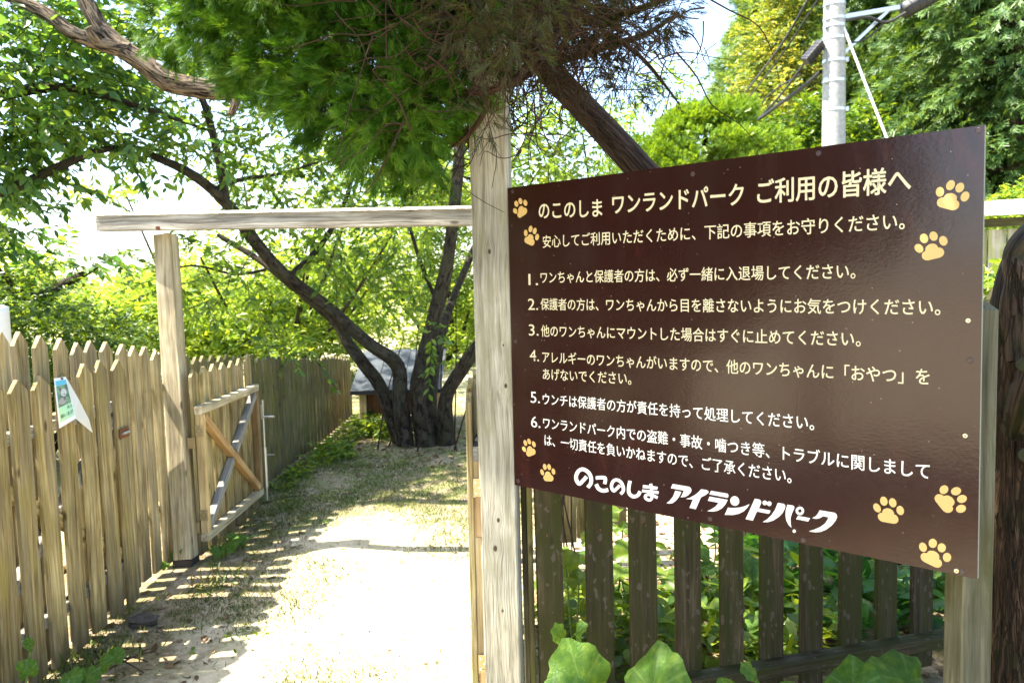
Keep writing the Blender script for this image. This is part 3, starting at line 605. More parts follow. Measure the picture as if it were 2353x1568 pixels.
# paw prints
D_ = (2860, 530, 11.2)
PAD = [(630, 895), (680, 820), (740, 775), (880, 745), (1000, 780), (1065, 840), (1087, 920), (1065, 1000), (1130, 1030), (1168, 1100), (1170, 1170), (1130, 1260), (1040, 1325), (940, 1342), (860, 1328), (500, 1235), (420, 1180), (390, 1090), (410, 1000), (470, 935), (540, 905)]
pawpolys = [PAD, ellp(497, 708, 142, 172, 8), ellp(862, 475, 140, 185, 32), ellp(1185, 560, 140, 182, 32), ellp(1365, 868, 140, 185, 32)]
uL, vL = np.linalg.norm(Uv), np.linalg.norm(Vv)
base = []
cuv = suv(2188, 448)
for P in pawpolys:
    base.append([((u - cuv[0]) * uL, (v - cuv[1]) * vL) for u, v in Z(P, *D_)])
for (px, py, rot, s) in [(2188, 448, 0, 1), (1196, 476, -44, .97), (1221, 541, 2, .97), (2140, 563, -33, 1), (1216, 1026, -44, .93), (1259, 1084, -28, .93), (2187, 1147, 31, 1), (2042, 1170, -20, 1), (2148, 1269, -2, 1)]:
    cu, cv = suv(px, py); c, s_ = math.cos(R(rot)) * s, math.sin(R(rot)) * s
    polys = [[(cu + (x * c - y * s_) / uL, cv + (x * s_ + y * c) / vL) for x, y in P] for P in base]
    jitterless('paw_print', polys, M_paw)
def disc(name, r, h, seg=12):
    V = [(r * math.cos(t), r * math.sin(t), 0) for t in np.linspace(0, 2 * math.pi, seg, endpoint=False)]
    V += [(x * 0.8, y * 0.8, h) for x, y, z in V]
    me = bpy.data.meshes.new(name); me.from_pydata(V, [], [(i, (i + 1) % seg, seg + (i + 1) % seg, seg + i) for i in range(seg)] + [tuple(range(seg, 2 * seg)), tuple(range(seg - 1, -1, -1))]); me.update(); return me
d1, d2 = disc('screw', 0.0052, 0.002), disc('screw', 0.0062, 0.0012); d1.materials.append(M_screw); d2.materials.append(M_screwdark)
for px, py, kind in [(2224, 736, 1), (2217, 1000, 1), (2197, 1310, 1), (2228, 827, 0), (2210, 1313, 0), (1880, 352, 0), (1591, 400, 0), (1177, 440, 0), (1184, 783, 0), (1190, 1104, 0), (1436, 1170, 0), (1845, 1240, 0), (2248, 300, 0), (1631, 1191, 0)]:
    u, v = suv(px, py); obj('screw', d1 if kind else d2, None, sign, spt(u, v, 0.0001), rot=zrot(SN, (0, 0, 1)))
    if kind:
        for k in (0, 1):
            q = obj('screw_slot', MATS.setdefault('slotmesh', chamfer_box('slot', 0.0052, 0.0011, 0.0006, 0.0001)), M_black, None, spt(u, v, 0.0018), rot=zrot(SN, (0, 0, 1)) @ Matrix.Rotation(R(40 + 90 * k), 3, 'Z'))
            q.parent = sign; q.location = Vector(spt(u, v, 0.0018) - SO)

# ------------------------------------------------------------------ posts of the sign, fence with sign
def vpost(name, label, px, py, d, wd, z0, z1, mat, rotz=0.0, top=0.0, cat='post', seg=1, group=None, c=0.005, wy=None):
    p = at(px, py, d); o = thing(name, label, cat, (p[0], p[1], z0), group)
    obj('post', chamfer_box('post', wd, wy or wd, z1 - z0, c, top, seg), mat, o, (p[0], p[1], z0), rot=(0, 0, R(rotz)))
    return o, p
sp, spp = vpost('gate_post', 'tall weathered grey post at the left edge of the brown board', 1139, 784, 2.385, 0.115, -0.02, 2.24, M_post, -6)
rp, rpp = vpost('sign_post', 'short greenish post under the right end of the brown board', 2233, 900, 1.635, 0.068, -0.02, 1.44, M_signpost, 4, top=0.02)

NAIL = disc('nail', 0.0036, 0.0012, 8); NAIL.materials.append(M_rust)
def fence_line(root, p0, p1, n, wd, t, zb, zt, tip, mat, nm=6, face=None, nails=(), jit=0.006):
    """n pickets from p0 to p1; zt is a number or a function of the distance"""
    p0 = np.array([p0[0], p0[1], 0.0]); p1 = np.array([p1[0], p1[1], 0.0]); dv = (p1 - p0) / np.linalg.norm(p1 - p0)
    nrm = np.array([dv[1], -dv[0], 0]); 
    if face is not None and np.dot(nrm, face) < 0: nrm = -nrm
    H = 1.2; ms = [picket_mesh('picket', wd * random.uniform(0.95, 1.05), t, H, tip, 0.004) for _ in range(nm)]
    for m_ in ms: m_.materials.append(mat)
    for i in range(n):
        p = p0 + (p1 - p0) * (i / max(1, n - 1)); top = zt(p[1]) if callable(zt) else zt
        p = p + dv * random.uniform(-jit, jit) + nrm * random.uniform(0, 0.003)
        o = obj('picket', random.choice(ms), None, root, (p[0], p[1], zb + random.uniform(-0.008, 0.008)))
        ang = math.atan2(nrm[0], -nrm[1])
        o.rotation_euler = (R(random.uniform(-.3, .3)), R(random.uniform(-.45, .45)), ang)
        sc_ = (top + random.uniform(-.010, .008) - zb) / H; o.scale = (1, 1, sc_)
        for zn in nails:
            q = bpy.data.objects.new('nail', NAIL); COL.objects.link(q); q.parent = o
            q.location = (random.uniform(-.012, .012), -t / 2 - .0002, (zn - zb + random.uniform(-.006, .006)) / sc_); q.rotation_euler = (R(90), 0, 0)
    return dv, nrm
# right hand fence behind the board
fA, fB = at(1258, 900, 2.42), at(2126, 900, 2.80); fd = (fB - fA) / 9; fd[2] = 0
fr = thing('picket_fence', 'dark lichened picket fence under and behind the brown board', 'fence', (fA[0], fA[1], 0))
fE = fA + fd * 13
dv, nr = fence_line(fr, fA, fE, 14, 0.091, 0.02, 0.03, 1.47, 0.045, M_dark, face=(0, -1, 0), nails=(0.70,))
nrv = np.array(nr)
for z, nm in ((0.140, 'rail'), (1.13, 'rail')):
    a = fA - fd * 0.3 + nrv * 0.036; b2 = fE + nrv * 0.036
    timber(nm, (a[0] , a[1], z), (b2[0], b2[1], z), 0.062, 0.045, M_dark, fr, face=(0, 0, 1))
for k, (px, d) in enumerate([(1206, 2.56), (1219, 2.50)]):
    p = at(px, 1300, d); timber('end_slat', (p[0], p[1], 0), (p[0], p[1], 1.3), 0.018, 0.07, M_far if k else M_signpost, fr)
# short screen of yellowish boards further back, seen between the pickets
bb = thing('board_screen', 'yellowish plank screen standing behind the left end of the dark fence', 'fence', at(1400, 1200, 4.0) * np.array([1, 1, 0]))
for k, px in enumerate((1305, 1343, 1381, 1420)):
    p = at(px, 1180, 4.0); timber('plank', (p[0], p[1], 0.14 + 0.02 * k), (p[0], p[1], 0.9), 0.085, 0.02, M_fence, bb)
p0_ = at(1295, 1150, 4.04); p1_ = at(1432, 1150, 4.04); timber('rail', (p0_[0], p0_[1], 0.5), (p1_[0], p1_[1], 0.5), 0.05, 0.04, M_fence, bb, face=(0, 0, 1))

# ------------------------------------------------------------------ left side: gate frame, fences, gate leaves
gb = ground(428, 1292); gp = thing('gate_post', 'slim weathered post carrying the left end of the overhead beam', 'post', (gb[0], gb[1], 0))
topc = at(381, 540, 4.30)
timber('post', (gb[0], gb[1], 0.03), (topc[0] , topc[1], topc[2] - 0.002), 0.1, 0.1, M_gpost, gp, c=0.004)
timber('ground_sleeve', (gb[0], gb[1], -0.03), (gb[0], gb[1], 0.032), 0.106, 0.106, M_bluesleeve, gp)
bl, br = at(230, 513, 4.26), at(1150, 497, 3.95)
beam = thing('gate_beam', 'pale weathered beam spanning over the path between the gate posts', 'beam', bl)
bo = timber('beam', bl, br, 0.072, 0.09, M_beam, beam, face=(0, 0, 1), c=0.003)
# sloping sunlit cap on the beam
cl, cr_ = at(380, 491, 4.24), at(1150, 477, 3.93)
bt = bl + np.array([0, 0, 0.0365]); bt2 = br + np.array([0, 0, 0.0365])
cs = [(-0.043, 0.0), (0.043, 0.0), (0.043, 0.026), (-0.043, 0.003)]
V = [tuple(e + np.array([0, y, z]) - bl) for e in (bt, bt2) for y, z in cs]
me = bpy.data.meshes.new('sloped_top'); me.from_pydata(V, [], [(0, 3, 2, 1), (4, 5, 6, 7), (0, 1, 5, 4), (1, 2, 6, 5), (2, 3, 7, 6), (3, 0, 4, 7)]); me.update()
obj('sloped_top', me, M_beam, beam, bl)
hp = br + np.array([0.0, 0.06, 0]); hpo = thing('gate_post', 'post hidden close behind the tall grey post holding the beam end', 'post', (hp[0], hp[1], 0))
timber('post', (hp[0], hp[1], 0), (hp[0], hp[1], br[2] - 0.045), 0.09, 0.09, M_beam, hpo)

bf = thing('picket_fence', 'tan picket fence left of the path with tops rising towards the viewer', 'fence', (-1.93, 3.3, 0))
zt = lambda y: 1.36 - 0.135 * (y - 2.96) if y < 4.2 else 1.2
fence_line(bf, (-1.925, 2.34), (-1.925, 4.10), 15, 0.083, 0.02, 0.02, zt, 0.045, M_back, face=(1, 0, 0))
for z in (0.98, 0.33): timber('rail', (-1.96, 2.2, z), (-1.96, 4.2, z), 0.045, 0.04, M_back, bf, face=(0, 0, 1))
ff = thing('picket_fence', 'long mossy, shade-toned picket fence running back from the gate towards the shed', 'fence', (-1.93, 6, 0))
ztf = lambda y: np.interp(y, [4.4, 5.8, 7.0, 8.2, 8.9], [1.14, 1.0, 0.87, 0.78, 0.68])
fence_line(ff, (-1.95, 4.40), (-1.93, 8.95), 37, 0.088, 0.02, -0.03, ztf, 0.04, M_far, face=(1, 0, 0))
timber('rail', (-1.98, 4.35, 0.85), (-1.96, 8.9, 0.45), 0.045, 0.04, M_far, ff, face=(0, 0, 1)); timber('rail', (-1.98, 4.35, 0.25), (-1.96, 8.9, 0.18), 0.045, 0.04, M_far, ff, face=(0, 0, 1))

def gate_leaf(root, h, dirv, side, length, n, zb, zt, zr0, zr1, ptip, mp_, mf, mbr=(None, None), pw=0.09, brace=True, curve=0):
    """h hinge point on the ground, dirv unit vector along the leaf, side unit vector from pickets to frame"""
    h = np.array([h[0], h[1], 0.0]); dirv = np.array([*dirv, 0.0]); side = np.array([*side, 0.0]); fo = side * 0.034
    fence_line(root, h + dirv * 0.045, h + dirv * (length - 0.045), n, pw, 0.019, zb, zt, ptip, mp_, face=side, jit=0.003, nails=(zr1 - .02, zr0 + .02))
    up = np.array([0, 0, 1.0])
    fw = 0.045
    timber('rail', h + fo + up * (zr1 - fw / 2) - dirv * 0.0, h + fo + dirv * length + up * (zr1 - fw / 2), fw, 0.045, mf[0], root, face=(0, 0, 1))
    timber('rail', h + fo + up * (zr0 + fw / 2), h + fo + dirv * length + up * (zr0 + fw / 2), fw, 0.045, mf[0], root, face=(0, 0, 1))
    timber('stile', h + fo + dirv * 0.024 + up * (zr0 + fw + 0.001), h + fo + dirv * 0.024 + up * (zr1 - fw - 0.001), fw, 0.043, mf[1], root, face=side)
    timber('stile', h + fo + dirv * (length - 0.024) + up * (zr0 + fw + 0.001), h + fo + dirv * (length - 0.024) + up * (zr1 - fw - 0.001), fw, 0.043, mf[2], root, face=side)
    if brace:
        a = h + fo + dirv * 0.052; c_ = h + fo + dirv * (length - 0.052)
        timber('brace', a + up * (zr1 - fw - 0.02), c_ + up * (zr0 + fw + 0.02), 0.045, 0.042, mbr[0], root, face=side, label='newer orange diagonal brace')
        m0 = a + up * (zr0 + fw + 0.02); m1 = c_ + up * (zr1 - fw - 0.02); mid = (m0 + m1) / 2; e = (m1 - m0) / np.linalg.norm(m1 - m0)
        timber('brace', m0, mid - e * 0.036, 0.045, 0.040, mbr[1], root, face=side, label='grey weathered diagonal brace')
        timber('brace', mid + e * 0.036, m1, 0.045, 0.040, mbr[1], root, face=side, label='grey weathered diagonal brace')
def hinge(root, p, dirv, side, hgt=0.055, wdt=0.036):
    """plate on the end face of the stile, with five screws"""
    d_ = np.array([*dirv, 0.0])
    hm = chamfer_box('hinge', wdt, 0.003, hgt, 0.0008); hm.transform(zrot((0, 0, 1), d_).to_4x4())
    q = obj('hinge', hm, M_plate, root, np.array(p))
    for sx_, sz_ in ((-.3, .2), (.3, .2), (0, .5), (-.3, .8), (.3, .8)):
        sidev = np.cross(d_, [0, 0, 1.0])
        pp = np.array(p) + sidev * sx_ * wdt * -1 + np.array([0, 0, hgt * sz_]) + d_ * 0.0016
        obj('screw', MATS.setdefault('hs', disc('screw', 0.0032, 0.0012, 8)), M_metal, q, pp, rot=zrot(d_, (0, 0, 1)))
gl = thing('gate', 'small picket gate with crossed braces standing open beyond the left gate post', 'gate', (-1.77, 4.25, 0), 'picket gate leaves')
hx, hy = onX(447, 1000, -1.735)[0:2]
gate_leaf(gl, (-1.79, 4.20), (0.0, 1.0), (1, 0), 0.96, 7, 0.02, 1.07, 0.10, 0.865, 0.045, M_fence, (M_gpost, M_tan, M_brown), (M_fresh, M_greyw), pw=0.096)
for z in (0.70, 0.22):
    hinge(gl, (-1.756, 4.1995, z), (0, -1), (1, 0), 0.06, 0.045)
    q = obj('hinge', chamfer_box('hinge', 0.04, 0.003, 0.06, 0.0008), M_plate, gl, (-1.80, 4.188, z - 0.066), rot=(0, 0, 0))
rod = Tubes(); rod.add([(-1.725, 5.19, 0.75), (-1.725, 5.19, 0.05)], [0.007, 0.007], 8, 1, cap=True); rod.add([(-1.725, 5.19, 0.42), (-1.725, 5.19, 0.14)], [0.013, 0.013], 8, 1, cap=True); rod.add([(-1.725, 5.19, 0.37), (-1.66, 5.19, 0.37)], [0.004, 0.004], 6, 1, cap=True)
obj('drop_bolt', rod.mesh('drop_bolt', (-1.725, 5.19, 0.05)), M_metal, gl, (-1.725, 5.19, 0.05))
q = obj('latch', chamfer_box('latch', 0.02, 0.014, 0.1, 0.002), M_metal, gl, (-1.725, 5.18, 0.62))
rod = Tubes(); rod.add([(0, 0, 0), (0.075, 0, 0)], [0.008, 0.008], 8, 1, cap=True); obj('bolt', rod.mesh('bolt'), M_metal, q, (-1.72, 5.18, 0.635))

ol = thing('gate', 'picket gate folded flat against the left fence with a paper notice pinned on', 'gate', (-1.83, 2.5, 0), 'picket gate leaves')
gate_leaf(ol, (-1.84, 2.475), (0, 1), (-1, 0), 1.11, 8, 0.03, 1.195, 0.2, 1.0, 0.05, M_fence, (M_greyw, M_fence, M_fence), (M_fence, M_greyw), pw=0.099)
q = obj('latch', chamfer_box('latch', 0.006, 0.085, 0.045, 0.001), M_rust, ol, (-1.826, 3.53, 0.83)); 
rod = Tubes(); rod.add([(0, 0, 0), (0.0, 0.06, 0)], [0.006, 0.006], 8, 1, cap=True); obj('bolt', rod.mesh('bolt'), M_metal, q, (-1.818, 3.50, 0.853))
rl = thing('gate', 'edge of an opened picket gate hinged on the left side of the tall grey post', 'gate', (-0.14, 2.35, 0), 'picket gate leaves')
gate_leaf(rl, (-0.147, 2.335), (0.05, 0.9987), (1, 0), 0.93, 7, 0.03, 1.195, 0.2, 1.0, 0.05, M_fence, (M_greyw, M_tan, M_tan), (M_tan, M_greyw), pw=0.09)
for z in (0.842, 0.275): hinge(rl, (-0.113, 2.330, z), (0, -1), (1, 0), 0.058, 0.038)
for z in (0.905, 0.35): 
    timber('hinge_scar', (-0.113, 2.3295, z - 0.19 if z > .5 else z - 0.17), (-0.113, 2.3295, z - 0.062), 0.03, 0.0012, M_fresh, rl)

# paper notice on the folded gate
nb = thing('paper_notice', 'laminated paper notice with a dog picture curling off the folded gate', 'notice', onX(150, 870, -1.80))
NO = np.array(nb.location)
def xp(px, py, X): return onX(px, py, X) - NO
def quadmesh(name, pts, mat, parent=nb, **kw):
    me = bpy.data.meshes.new(name); me.from_pydata([tuple(p) for p in pts], [], [tuple(range(len(pts)))]); me.update(); return obj(name, me, mat, parent, NO, **kw)
TLn, TRn, BRn, BLn = (123.6, 869, -1.815), (151, 865, -1.80), (174, 961, -1.735), (136, 984, -1.80)
def pn(u, v, off=0.0):
    a = [TLn[i] * (1 - u) + TRn[i] * u for i in range(3)]; b_ = [BLn[i] * (1 - u) + BRn[i] * u for i in range(3)]; c_ = [a[i] * (1 - v) + b_[i] * v for i in range(3)]
    bul = 0.012 * math.sin(math.pi * v) * (1 - u)
    return xp(c_[0], c_[1], c_[2] + off + bul)
def patch(name, u0, v0, u1, v1, mat, off, n=6):
    V = [pn(u0 + (u1 - u0) * i / n, v0 + (v1 - v0) * j / n, off) for j in range(n + 1) for i in range(n + 1)]
    Fq = [(j * (n + 1) + i, j * (n + 1) + i + 1, (j + 1) * (n + 1) + i + 1, (j + 1) * (n + 1) + i) for j in range(n) for i in range(n)]
    return obj(name, mesh_np(name, V, np.array(Fq)), mat, nb, NO)
pm = lambda n, c: flat(n, c, 0.3)
patch('sheet', 0, 0, 1, 1, M_paper, 0)
patch('header_band', 0.12, 0.06, 0.96, 0.16, pm('print_blue', (0.12, 0.5, 0.66)), 0.001)
patch('picture', 0.12, 0.165, 0.97, 0.60, flat('print_photo_green', (0.16, 0.28, 0.16), 0.3, var=0.6, bscale=40), 0.001)
patch('text_panel', 0.12, 0.605, 0.97, 0.90, pm('print_green', (0.42, 0.72, 0.42)), 0.001)
fur, furd = pm('print_fur', (0.55, 0.56, 0.5)), pm('print_fur_dark', (0.16, 0.13, 0.1))
def pblob(cu, cv, ru, rv, mat, off): quadmesh('picture_mark', [pn(cu + ru * math.cos(t), cv + rv * math.sin(t), off) for t in np.linspace(0, 6.283, 14, endpoint=False)], mat)
pblob(.6, .33, .22, .085, fur, .0016); pblob(.45, .5, .26, .075, pm('print_fur_shade', (0.34, 0.33, 0.27)), .0016); pblob(.38, .25, .09, .045, furd, .002); pblob(.86, .26, .08, .045, furd, .002)
pblob(.62, .37, .05, .014, pm('print_dark', (0.03, 0.03, 0.03)), .0024); pblob(.6, .46, .08, .04, furd, .002)
M_ink = pm('print_ink', (0.04, 0.07, 0.04))
for txt, u0, u1, vc, hh in (("犬と", .62, 1.0, .675, .075), ("飼い主が", .17, .97, .80, .085)):
    c = bpy.data.curves.new('lettering', 'FONT'); c.body = txt; c.resolution_u = 2; c.offset = 0.012
    o = bpy.data.objects.new('tmp', c); COL.objects.link(o); bpy.context.view_layer.update(); me = bpy.data.meshes.new_from_object(o); bpy.data.objects.remove(o)
    xs_ = [v.co.x for v in me.vertices]; a_, b_ = min(xs_), max(xs_)
    for v in me.vertices: v.co = Vector(pn(u0 + (u1 - u0) * (v.co.x - a_) / (b_ - a_), vc - (v.co.y - 0.36) * hh, 0.002))
    me.materials.clear(); obj('lettering', me, M_ink, nb, NO)
fl = [pn(1, 0.0), pn(1, .5), pn(1, 1), xp(213, 994, -1.79), xp(205, 964, -1.78), xp(180, 915, -1.785)]
quadmesh('curled_flap', [fl[0], fl[1], fl[5]], M_paper); quadmesh('curled_flap', [fl[1], fl[2], fl[3], fl[4], fl[5]], M_paper)
obj('pin', disc('pin', 0.005, 0.006, 8), M_black, nb, pn(0.62, 0.025, 0.004) + NO, rot=(0, R(90), 0))

# white pipe end at the far left
wp = onX(-3, 760, -2.35); t_ = Tubes(); t_.add([(0, 0, 0), (0, 0, 1.42), (0, 0, 1.45), (0, 0, 1.462)], [0.045, 0.045, 0.045, 0.02], 14, 1, cap=True)
q = onX(-6, 700, -2.35); obj('standpipe', t_.mesh('standpipe'), M_pipe, None, (q[0], q[1], q[2] - 1.462), label='white plastic pipe end poking up behind the left fence', cat='pipe')

# ------------------------------------------------------------------ shed, timber wall, utility pole, cables
shp = ground(985, 1080); shp = np.array([-1.2, 8.2, 0.0])
sh = thing('garden_shed', 'small red brown shed with a pale metal roof behind the cherry trunk', 'shed', shp)
def pbox(name, lo, hi, mat, root, **kw):
    lo = np.array(lo, float); hi = np.array(hi, float); c = (lo + hi) / 2
    return obj(name, chamfer_box(name, hi[0] - lo[0], hi[1] - lo[1], hi[2] - lo[2], 0.004), mat, root, (c[0], c[1], lo[2]), **kw)
sx0, sx1, sy0, sy1 = -1.62, -0.80, 7.95, 8.75
for k in range(12):
    a = sx0 + 0.09 + (sx1 - sx0 - 0.16) * k / 12
    pbox('plank', (a, sy0, 0.16), (a + 0.066, sy0 + 0.02, 0.43), M_redwood, sh)
for a in (sx0, sx1 - 0.08):
    pbox('corner_post', (a, sy0 - 0.03, 0.0), (a + 0.075, sy0 + 0.05, 0.46), M_tan if a == sx0 else M_redwood, sh)
pbox('back_wall', (sx0 + .02, sy0 + 0.05, 0.15), (sx1 - .02, sy1, 0.46), M_redwood, sh)
for k in range(7):
    a = sx0 - 0.06 + 0.134 * k
    V = [(a, sy0 - 0.16, 0.43), (a + 0.131, sy0 - 0.16, 0.43), (a + 0.131, 8.6, 0.78), (a, 8.6, 0.78)]
    V += [(x, y, z + 0.012 + (0.008 if k % 2 else 0)) for x, y, z in V]
    me = bpy.data.meshes.new('roof_sheet'); me.from_pydata([tuple(np.array(v) - shp) for v in V], [], [tuple(f) for f in BOXF]); me.update(); obj('roof_sheet', me, M_roof, sh, shp)
pbox('fascia', (sx0 - .06, sy0 - .172, 0.405), (sx1 + .06, sy0 - .162, 0.445), M_black, sh)

tw = thing('timber_wall', 'pale plank wall with a bleached shingled cap at the right edge', 'wall', at(2330, 560, 6.2) * np.array([1, 1, 0]))
wa, wb = at(2225, 560, 6.4), at(2620, 500, 5.7); wa[2] = wb[2] = 0
wd_ = (wb - wa) / np.linalg.norm(wb - wa); ht = at(2300, 527, 6.27)[2]
Lw = np.linalg.norm(wb - wa); k = 0; x = 0
while x < Lw:
    ww = 0.135; p = wa + wd_ * (x + ww / 2); timber('plank', p, p + np.array([0, 0, ht]), ww - 0.006, 0.02, M_plank, tw, face=(-.3, -1, 0)); x += ww
nrm = np.array([wd_[1], -wd_[0], 0])
timber('rail', wa + nrm * .04 + np.array([0, 0, ht + .045]), wb + nrm * .04 + np.array([0, 0, ht + .045]), 0.09, 0.05, M_signpost, tw, face=(0, 0, 1))
timber('rail', wa + nrm * .075 + np.array([0, 0, ht + .07]), wb + nrm * .075 + np.array([0, 0, ht + .07]), 0.06, 0.03, M_signpost, tw, face=(0, 0, 1))
x = -0.1
while x < Lw:
    ww = random.uniform(.2, .32); a = wa + wd_ * x + nrm * 0.2 + np.array([0, 0, ht + .095 + random.uniform(0, .012)]); b2 = wa + wd_ * (x + ww) + nrm * 0.2 + np.array([0, 0, ht + .1])
    V = [a, b2, b2 - nrm * .45 + np.array([0, 0, .13]), a - nrm * .45 + np.array([0, 0, .13])]; V += [v + np.array([0, 0, .022]) for v in V]
    o0 = np.array(tw.location); me = bpy.data.meshes.new('cap_board'); me.from_pydata([tuple(v - o0) for v in V], [], [tuple(f) for f in BOXF]); me.update(); obj('cap_board', me, M_cap, tw, o0); x += ww + .004

PD = 8.5
pc = at(1915, 300, PD); up_ = thing('utility_pole', 'pale concrete utility pole with steel bands in front of the conifers', 'utility pole', (pc[0], pc[1], 0))
t_ = Tubes(); t_.add([(0, 0, 0), (0, 0, 3), (0, 0, 7.5)], [0.142, 0.124, 0.092], 24, 2); obj('pole', t_.mesh('pole'), M_concrete, up_, (pc[0], pc[1], 0))
def pz(py): return at(1910, py, PD)[2]
for py in (20, 52, 68, 95, 145, 190, 255):
    z = pz(py); t_ = Tubes(); rr = 0.117 + 0.0065 * (3.8 - z) + 0.006
    t_.add([(0, 0, -.016), (0, 0, .016)], [rr, rr], 24, 1); obj('steel_band', t_.mesh('steel_band'), M_metal, up_, (pc[0], pc[1], z))
    q = obj('band_clamp', chamfer_box('band_clamp', 0.035, 0.05, 0.05, 0.004), M_metal, up_, (pc[0] + rr * (1 if py % 2 else -1) * .92, pc[1] - rr * .45, z - .025))
timber('bracket_arm', at(1925, 42, PD - .1), at(2065, 18, PD - .1), 0.05, 0.05, M_metal, up_, face=(0, -1, 0))
timber('bracket_brace', at(1930, 130, PD - .1), at(2040, 25, PD - .1), 0.035, 0.035, M_metal, up_, face=(0, -1, 0))
def cable(name, label, pts, r, mat=M_black, cat='cable', group=None):
    t_ = Tubes(); P = [np.array(p) for p in pts]; r = r * (1.35 if mat is M_black and cat == 'cable' else 1); t_.add([p - P[0] for p in P], [r, r], 6, 6); return obj(name, t_.mesh(name), mat, None, P[0], label=label, cat=cat, group=group)
cable('guy_wire', 'pale guy wire guard slanting down right of the utility pole', [at(1935, 55, PD - .15), at(1985, 185, PD - .3), at(2050, 350, PD - .5), at(2150, 600, PD - .8)], 0.014, M_pipe, 'wire')
jb = thing('splice_box', 'black cable splice box hanging at the top right of the pole', 'splice box', at(2110, 12, PD - .1))
t_ = Tubes(); a, b2 = at(2072, 28, PD - .1), at(2160, -22, PD - .1); t_.add([a - a, (b2 - a) * .06, (b2 - a) * .94, b2 - a], [0.05, .095, .095, .05], 12, 1, cap=True); obj('casing', t_.mesh('casing'), M_black, jb, a)
for k in range(5):
    p = a + (b2 - a) * (.15 + .17 * k); t_ = Tubes(); t_.add([np.zeros(3), (b2 - a) * .03], [.099, .099], 12, 1); obj('rib', t_.mesh('rib'), M_black, jb, p)
jb2 = thing('splice_box', 'grey ribbed cable box strapped to the left side of the pole', 'splice box', at(1868, 125, PD - .1))
t_ = Tubes(); a, b2 = at(1850, 142, PD - .1), at(1886, 100, PD - .1); t_.add([a - a, b2 - a], [0.065, .065], 4, 1, cap=True); obj('casing', t_.mesh('casing'), M_black, jb2, a)
for k in range(5):
    p = a + (b2 - a) * (.1 + .18 * k); t_ = Tubes(); t_.add([np.zeros(3), (b2 - a) * .05], [.072, .072], 4, 1); obj('rib', t_.mesh('rib'), M_black, jb2, p)
cable('cable', 'black cable looping from the bracket arm to the hanging splice box', [at(1930, 52, PD - .14), at(1990, 40, PD - .16), at(2035, 52, PD - .16), at(2080, 30, PD - .16)], 0.012, group='cables at the utility pole')
cable('cable', 'uppermost thin cable left of the pole slanting down past yellow leaves', [at(1862, -10, PD), at(1790, 110, PD + 1), at(1700, 228, PD + 3)], 0.011, group='cables at the utility pole')
cable('cable', 'thick sleeved cable sloping down left from the middle pole band', [at(1885, 165, PD), at(1845, 200, PD + .3), at(1790, 240, PD + .8), at(1742, 275, PD + 1.4)], 0.018, group='cables at the utility pole')
cable('cable', 'thin cable running just above the thick sleeved one left of the pole', [at(1850, 142, PD), at(1800, 210, PD + .6), at(1742, 275, PD + 1.4)], 0.010, group='cables at the utility pole')
cable('cable', 'lowest slack cable crossing in front of the yellow leaves', [at(1840, 170, PD + .2), at(1770, 215, PD + .9), at(1700, 290, PD + 2)], 0.008, group='cables at the utility pole')
cable('cable', 'second thin cable running parallel to the uppermost one', [at(1885, -10, PD), at(1800, 120, PD + 1), at(1715, 232, PD + 3)], 0.008, group='cables at the utility pole')
cable('cable', 'loose thin cable drooping beside the bracket brace right of the pole', [at(1930, 100, PD - .14), at(1985, 92, PD - .1), at(2035, 50, PD - .1)], 0.008, group='cables at the utility pole')
cable('overhead_cable', 'dark overhead cable crossing behind the leaves at top left', [at(-60, 84, 9), at(200, 88, 9.2), at(500, 104, 9.6), at(760, 122, 10)], 0.022)

